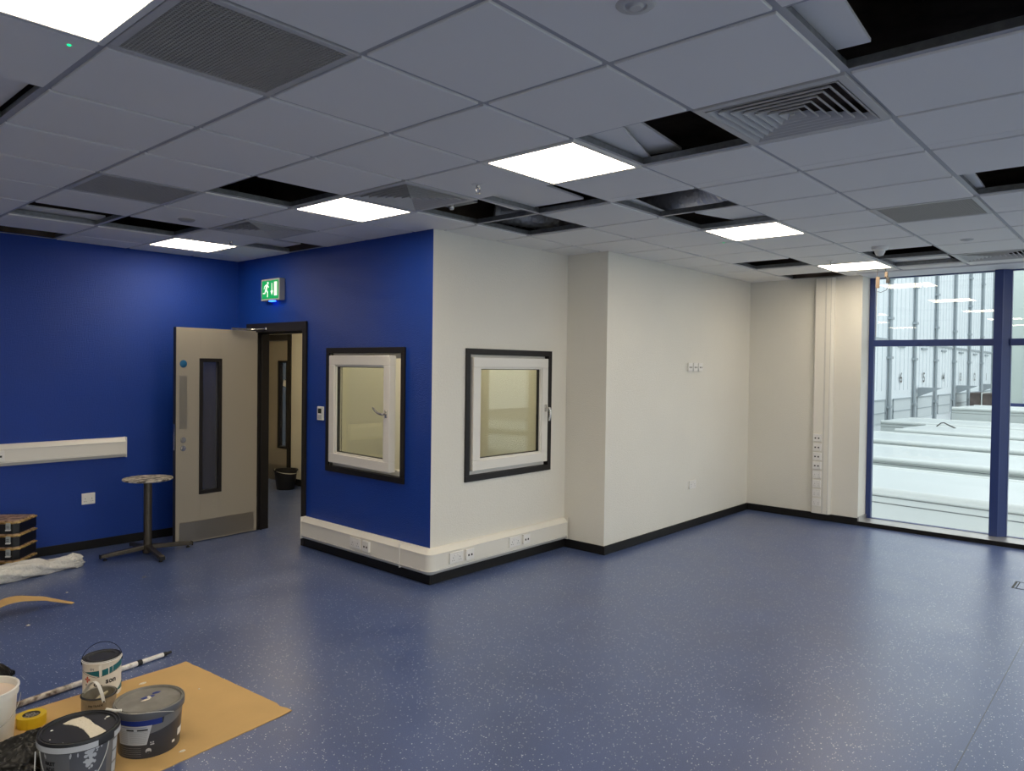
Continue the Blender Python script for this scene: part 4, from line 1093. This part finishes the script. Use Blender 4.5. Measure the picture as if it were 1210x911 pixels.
# --- tub 2 : slate tub, grey lid
x, y = .424, .667; a0 = facing(x, y)
t2 = thing('paint_tub', 'dark slate paint tub with dusty grey lid and white printed label', 'paint tub', (x, y, CZ))
tp = [(.122, 0), (.124, .004), (.136, .172), (.137, .180)]
MB().lathe([(0, 0)] + tp + [(.128, .185), (0, .185)], 56, cap=False).build('body', 'tub_slate', t2)
MB().lathe([(.1365, .172), (.142, .172), (.1435, .176), (.1435, .203), (.1415, .2075), (.1385, .2075), (.1375, .2035), (.1345, .2035), (.1335, .2075), (.1305, .2070), (.1285, .1995), (0, .2005)], 56, cap=False).build('lid', 'tub_lid_grey', t2)
MB().lathe([(.1438, .174), (.1448, .178), (.1448, .200), (.1438, .2045)], 56, cap=False).build('lid_skirt', 'tub_midgrey', t2)
MB().add(*patch(tp, lambda f: (.150 - .006 * f + .0 * f, .171), a0 - D(75), a0 + D(22), n=30)).build('blue_band', 'blue_print', t2)
MB().add(*patch(tp, lambda f: (.108 + .045 * f ** 1.3, .171 if f > .30 else .1445), a0 + D(-2), a0 + D(85), off=.0004, n=40)).build('swoosh_band', 'tub_grey', t2)
lab = []; 
vs, fs = patch(tp, lambda f: (0, 1), 0, 1)
n_, nz_ = 24, 8; vs = []
for i in range(n_ + 1):
    for k in range(nz_ + 1):
        z = .062 + (.146 - .062) * k / nz_; aL = a0 - D(60); aR = a0 + D(-4 + 9 * (k / nz_)); a = aL + (aR - aL) * i / n_
        rr = ring_r(tp, z) + .001; vs.append((rr * math.cos(a), rr * math.sin(a), z))
fs = [(i * (nz_ + 1) + k, (i + 1) * (nz_ + 1) + k, (i + 1) * (nz_ + 1) + k + 1, i * (nz_ + 1) + k + 1) for i in range(n_) for k in range(nz_)]
MB().add(vs, fs).build('label', 'label_grey', t2)
ln = MB()
for k in range(9): ln.add(*patch(tp, lambda f: (.070 + k * .0062, .0715 + k * .0062), a0 - D(56), a0 - D(38), off=.0015, n=8, nz=1)); ln.add(*patch(tp, lambda f: (.070 + k * .0062, .0715 + k * .0062), a0 - D(34), a0 - D(6 - k * .6), off=.0015, n=8, nz=1))
ln.build('small_print', 'label_text', t2)
ln = MB(); ln.add(*patch(tp, lambda f: (.125, .132), a0 - D(40), a0 - D(26), off=.0015, n=8, nz=1)); ln.add(*patch(tp, lambda f: (.125, .132), a0 - D(20), a0 - D(2), off=.0015, n=8, nz=1)); ln.build('print_bars', 'ink_black', t2)
ln = MB(); ln.add(*patch(tp, lambda f: (.138, .1395), a0 - D(50), a0 - D(4), off=.0015, n=12, nz=1)); ln.build('print_rule', 'blue_print', t2)
vs = [];
for k in range(20):
    u, w_ = .0115 * math.cos(2 * PI * k / 20), .0115 * math.sin(2 * PI * k / 20); z = .034 + w_; rr = ring_r(tp, z) + .0012; aa = a0 - D(1) + u / rr; vs.append((rr * math.cos(aa), rr * math.sin(aa), z))
MB().add(vs, [tuple(range(20))]).build('round_emblem', 'label_grey', t2)
ln = MB(); ln.add(*patch(tp, lambda f: (.0235, .0325), a0 - D(4.5), a0 + D(2.5), off=.0018, n=6, nz=1)); ln.build('emblem_arrow', 'tub_slate', t2)
ln = MB(); ln.add(*patch(tp, lambda f: (.066, .072), a0 + D(2), a0 + D(4.5), off=.0012, n=3, nz=1)); ln.add(*patch(tp, lambda f: (.066, .072), a0 + D(6), a0 + D(8.5), off=.0012, n=3, nz=1)); ln.add(*patch(tp, lambda f: (.058, .063), a0 + D(2), a0 + D(9), off=.0012, n=3, nz=1)); ln.build('care_symbols', 'label_grey', t2)
ln = MB(); ln.add(*patch(tp, lambda f: (.032, .043), a0 + D(45), a0 + D(52), off=.0012, n=6, nz=1)); ln.add(*patch(tp, lambda f: (.048, .080), a0 + D(60), a0 + D(82), off=.0012, n=8, nz=1)); ln.build('side_label', 'white_plastic', t2)
ln = MB()
for k in range(5): ln.add(*patch(tp, lambda f: (.012 + k * .009, .0125 + k * .009 + .0008), a0 - D(56), a0 - D(14), off=.0012, n=8, nz=1))
ln.build('fine_lines', 'label_text', t2)
sp = MB(); sp.add(*blob(.005, .030, .2012, .030, .013, 3, .0006)); sp.add(*blob(.052, .050, .2012, .020, .011, 9, .0006)); sp.build('blue_paint_spill', 'blue_print', t2)
sp = MB(); sp.add(*blob(-.012, .008, .2019, .022, .007, 5, .0012)); sp.add(*blob(.010, .024, .2019, .008, .014, 6, .0012)); sp.build('white_paint_spill', 'dry_paint', t2)
pts = []
for k in range(19):
    f = k / 18; a = a0 + D(40) - f * D(98); rr = .1435 + .006 + .004 * math.sin(f * PI); z = .180 + .030 * math.sin(min(1, f * 2.2) * PI / 2); pts.append((rr * math.cos(a), rr * math.sin(a), z))
MB().tube(pts, .0015, 8).build('wire_handle', 'wire_steel', t2)
e1 = Vector(pts[-1]); 
MB().tube([e1 + Vector((.018, -.012, .0)), e1, e1 + Vector((-.026, .036, .004))], .0065, 12).build('handle_grip', 'white_plastic', t2)

# --- tub 3 : grey tub, black lid
x, y = .105, .545; a0 = facing(x, y)
t3 = thing('paint_tub', 'grey paint tub with black lid, white lid band and dried paint patch, nearest the viewer', 'paint tub', (x, y, CZ))
tp = [(.122, 0), (.124, .004), (.136, .198), (.137, .205)]
MB().lathe([(0, 0)] + tp + [(.128, .21), (0, .21)], 56, cap=False).build('body', 'tub_grey', t3)
MB().lathe([(.1365, .200), (.143, .200), (.1455, .203), (.1455, .232), (.1435, .238), (.1395, .239), (.1375, .2345), (.1335, .2335), (.1325, .2375), (.1285, .2375), (.1265, .2305), (0, .2315)], 56, cap=False).build('lid', 'lid_black', t3)
MB().add(*patch([(.1458, .2), (.1458, .24)], lambda f: (.2035, .226), a0 - D(95), a0 + D(26), n=40)).build('lid_band', 'label_grey', t3)
MB().add(*patch([(.1458, .2), (.1458, .24)], lambda f: (.2035, .226), a0 + D(55), a0 + D(82), n=12)).build('lid_band', 'label_grey', t3)
MB().add(*patch(tp, lambda f: (.02, .196), a0 - D(14), a0 + D(44), off=.0005, n=24)).build('slate_panel', 'tub_midgrey', t3)
MB().add(*patch(tp, lambda f: (.01, .112), a0 - D(18), a0 + D(16), off=.0009, n=16)).build('navy_panel', 'blue_print', t3)
MB().add(*wraptext('RKET', .020, tp, a0 - D(47), .150, bold=.0006)).build('lettering', 'ink_black', t3)
MB().add(*wraptext('ADE', .022, tp, a0 - D(47), .126, bold=.0006)).build('lettering', 'ink_black', t3)
ln = MB(); 
for z_ in (.165, .118, .070): ln.add(*patch(tp, lambda f: (z_ - .018, z_ + .022), a0 + D(58), a0 + D(74), off=.0012, n=8, nz=1))
ln.build('side_label', 'label_grey', t3)
sp = MB(); rnd = random.Random(4)
for k in range(46):
    zc = .196 - abs(rnd.gauss(0, .05)); ac_ = a0 + D(16 + rnd.gauss(0, 5.0)); w1 = .0035 + rnd.random() * .005; h1 = .003 + rnd.random() * .007
    if zc < .03: continue
    vs = []
    for q_ in range(8):
        zz = zc + h1 * math.sin(q_ * PI / 4); rr = ring_r(tp, min(.2, zz)) + .0013; aa = ac_ + w1 * math.cos(q_ * PI / 4) / rr; vs.append((rr * math.cos(aa), rr * math.sin(aa), zz))
    sp.add(vs, [tuple(range(8))])
for (da, zc) in ((-12, .190), (-2, .186), (-55, .180), (-57, .186), (-13, .184)):
    vs = []
    for q_ in range(8):
        zz = zc + .009 * math.sin(q_ * PI / 4); rr = ring_r(tp, min(.2, zz)) + .0013; aa = a0 + D(da) + .003 * math.cos(q_ * PI / 4) / rr; vs.append((rr * math.cos(aa), rr * math.sin(aa), zz))
    sp.add(vs, [tuple(range(8))])
sp.build('paint_splashes', 'label_grey', t3)['kind'] = 'stuff'
# dried patch on lid, traced as a curved strip
base = [(.073, .637), (.110, .650), (.150, .645), (.158, .600), (.160, .540), (.168, .480), (.170, .440), (.140, .428), (.108, .429), (.112, .480), (.114, .530), (.106, .575), (.094, .605)]
base = [(a - .118 + .010, b_ - .556 + .0) for a, b_ in base]
pv = []; nb = len(base)
for k in range(nb):
    p, q_ = Vector(base[k]), Vector(base[(k + 1) % nb])
    for s_ in range(6):
        v_ = p.lerp(q_, s_ / 6); pv.append((v_.x + .0025 * (rnd.random() - .5), v_.y + .0025 * (rnd.random() - .5)))
MB().prism(pv, .2316, .2345, 'z').build('dried_paint_patch', 'dry_paint', t3)
sp = MB()
for (u, w_, r1, s_) in ((-.082, .055, .006, 2), (.112, .020, .009, 4), (.098, .008, .004, 5), (-.110, -.02, .003, 6), (-.085, -.085, .0035, 7)): sp.add(*blob(u, w_, .2316, r1, r1 * .6, s_, .002))
sp.build('paint_drops', 'white_plastic', t3)
pts = []
for k in range(33):
    f = k / 32; a = a0 + D(42) - f * D(103); rr = .150 + .012 * math.sin(f * PI); z = .205 - .150 * math.sin(f * PI) ** .75; pts.append((rr * math.cos(a), rr * math.sin(a), z))
MB().tube(pts, .0018, 8).build('wire_handle', 'wire_steel', t3)
MB().tube([Vector(pts[-1]) + Vector((-.012, .008, 0)), Vector(pts[-1]) + Vector((-.016, .004, -.08)), Vector(pts[-1]) + Vector((-.014, .004, -.17))], .0022, 8).build('handle_tail', 'white_plastic', t3)

# --- white open tub at left
x, y = -.085, 1.185; a0 = facing(x, y)
t4 = thing('open_paint_tub', 'white plastic tub of pale peach paint cut by the left edge', 'paint tub', (x, y, CZ))
MB().lathe([(0, 0), (.118, 0), (.122, .006), (.136, .215), (.142, .218), (.143, .226), (.141, .246), (.146, .248), (.146, .252), (.140, .254), (.136, .252), (.134, .215), (.118, .010), (0, .008)], 56, cap=False).build('shell', 'white_plastic', t4)
MB().lathe([(0, .222), (.130, .222), (.1338, .224)], 48, cap=False).build('paint', 'wet_paint', t4)
pts = []
for k in range(25):
    f = k / 24; a = a0 + D(80) - f * D(150); rr = .150 + .008 * math.sin(f * PI); z = .212 - .10 * math.sin(f * PI); pts.append((rr * math.cos(a), rr * math.sin(a), z))
MB().tube(pts, .0015, 8).build('wire_handle', 'wire_steel', t4)
# --- tape roll
tr_ = thing('tape_roll', 'roll of yellow tape between the white tub and the black bag', 'tape', (.128, 1.250, CZ))
MB().lathe([(.0362, .048), (.0362, 0), (.060, 0), (.0605, .002), (.0605, .046), (.060, .048), (.0362, .048)], 48, cap=False).build('tape', 'tape_yellow', tr_)
MB().lathe([(.0361, .0), (.0361, .0478), (.033, .0478), (.033, 0), (.0361, 0)], 36, cap=False).build('core', 'tape_core', tr_)
mg = MB()
for k in range(7):
    aa = 2 * PI * k / 6; rr = 0 if k == 6 else .020
    mg.lathe([(.0062, .0), (.0098, 0), (.0098, .040), (.0062, .040), (.0062, 0)], 12, c=(rr * math.cos(aa), rr * math.sin(aa), .004), cap=False)
mg.build('inner_honeycomb', 'tin_metal', tr_)

# --- extension pole
pl_ = thing('paint_pole', 'paint spattered extension pole lying across the floor behind the tins', 'pole', (0, 0, 0))
A, B = Vector((.932, 1.611 + .01, .016)), Vector((-.65, 1.375, .016))
d = (B - A).normalized()
def seg(a, b_, r, nm, m): MB().tube([A + d * a, A + d * ((a + b_) / 2), A + d * b_], r, 16).build(nm, m, pl_)
seg(.0, .035, .008, 'threaded_tip', 'rubber_black'); seg(.03, .052, .012, 'collar', 'rubber_black'); seg(.05, .18, .0125, 'inner_tube', 'pole_white'); seg(.178, .205, .0155, 'locking_ring', 'rubber_black')
seg(.204, .56, .0145, 'outer_tube', 'pole_white'); seg(.56, 1.6, .0148, 'stained_tube', 'pole_stained')

# --- black bags as crumpled height fields
def bag(name, label, cen, res, hf, ext, m='bag_black'):
    nx = int(ext[0] / res); ny = int(ext[1] / res); idx = {}; vs = []; fs = []
    for i in range(nx + 1):
        for j_ in range(ny + 1):
            x = -ext[0] / 2 + i * res; y = -ext[1] / 2 + j_ * res; h = hf(x, y)
            if h is not None and h > 0: idx[(i, j_)] = len(vs); vs.append((x, y, h))
    o = len(vs); vs += [(x, y, 0.0005) for x, y, z in vs]
    use = set()
    for i in range(nx):
        for j_ in range(ny):
            k = [(i, j_), (i + 1, j_), (i + 1, j_ + 1), (i, j_ + 1)]
            if all(q in idx for q in k): fs.append([idx[q] for q in k]); fs.append([o + idx[q] for q in k][::-1]); use.add((i, j_))
    for (i, j_) in use:
        for (di, dj, p, q) in ((0, -1, (i, j_), (i + 1, j_)), (0, 1, (i + 1, j_ + 1), (i, j_ + 1)), (-1, 0, (i, j_ + 1), (i, j_)), (1, 0, (i + 1, j_), (i + 1, j_ + 1))):
            if (i + di, j_ + dj) not in use: fs.append([idx[p], o + idx[p], o + idx[q], idx[q]])
    ob = MB().add(vs, fs, smooth=True).build(name, m, loc=(cen[0], cen[1], cen[2])); tag(ob, label, 'bag')
def crum(x, y, s=1):
    v_ = 0; f = 7; a = 1
    for k in range(4): v_ += a * (1 - abs(noise(x * f * .7 + k * 7.1, y * f * 2.4 + 3.3 * k, k)) * 3.2); f *= 1.9; a *= .6
    return v_ * s
def h_world(X, Y):
    d1 = math.hypot((X + .24) / .27, (Y - .62) / .34); d2 = math.hypot((X - .03) / .23, (Y - .885) / .135)
    m = max(1 - d1 ** 2.6, 1 - d2 ** 2.6)
    if math.hypot(X - .105, Y - .545) < .160: return None
    if math.hypot(X + .085, Y - 1.185) < .150 or math.hypot(X - .128, Y - 1.250) < .066: return None
    if m <= 0: return None
    return .012 + .118 * math.sqrt(m) * (.70 + .13 * crum(X, Y))
bag('black_bag', 'crumpled black plastic bag behind and left of the near grey tub', (-.12, .72, CZ), .008, lambda x, y: h_world(x - .12, y + .72), (.9, .9))
def h_small(x, y):
    m = 1 - (math.hypot(x / .19, y / .115)) ** 2.4
    m2 = 1 - (math.hypot((x - .13) / .085, (y - .03) / .04)) ** 2
    m = max(m, m2 * .12)
    if m <= 0: return None
    return .01 + .125 * math.sqrt(m) * (.72 + .14 * crum(x + 3, y))
bag('black_bag', 'small black bag on the floor at the left edge behind the white tub', (.03, 1.93, 0), .008, h_small, (.46, .34))

# ------------------------------------------------------------------ world and camera
w = bpy.data.worlds.new('World'); bpy.context.scene.world = w; w.use_nodes = True
bg = w.node_tree.nodes['Background']; bg.inputs[0].default_value = (.89, .95, 1.0, 1); bg.inputs[1].default_value = 1.75
cam = bpy.data.cameras.new('Camera'); co = bpy.data.objects.new('Camera', cam); C.objects.link(co)
cam.sensor_fit = 'HORIZONTAL'; cam.sensor_width = 36; cam.lens = 865.887 / 1210 * 36
cam.shift_y = (448.385 - 455.5) / 1210
cam.clip_start = .05; cam.clip_end = 300
rot3 = Matrix.Rotation(-.84267859, 3, 'Z') @ Matrix.Rotation(1.55237091, 3, 'X') @ Matrix.Rotation(.013269132, 3, 'Z')
co.matrix_world = Matrix.Translation((-.92461, -2.66732, 1.70784)) @ rot3.to_4x4()
bpy.context.scene.camera = co
sc = bpy.context.scene
sc.view_settings.view_transform = 'Standard'; sc.view_settings.look = 'None'; sc.view_settings.exposure = .06; sc.view_settings.gamma = 1; sc.view_settings.use_curve_mapping = False
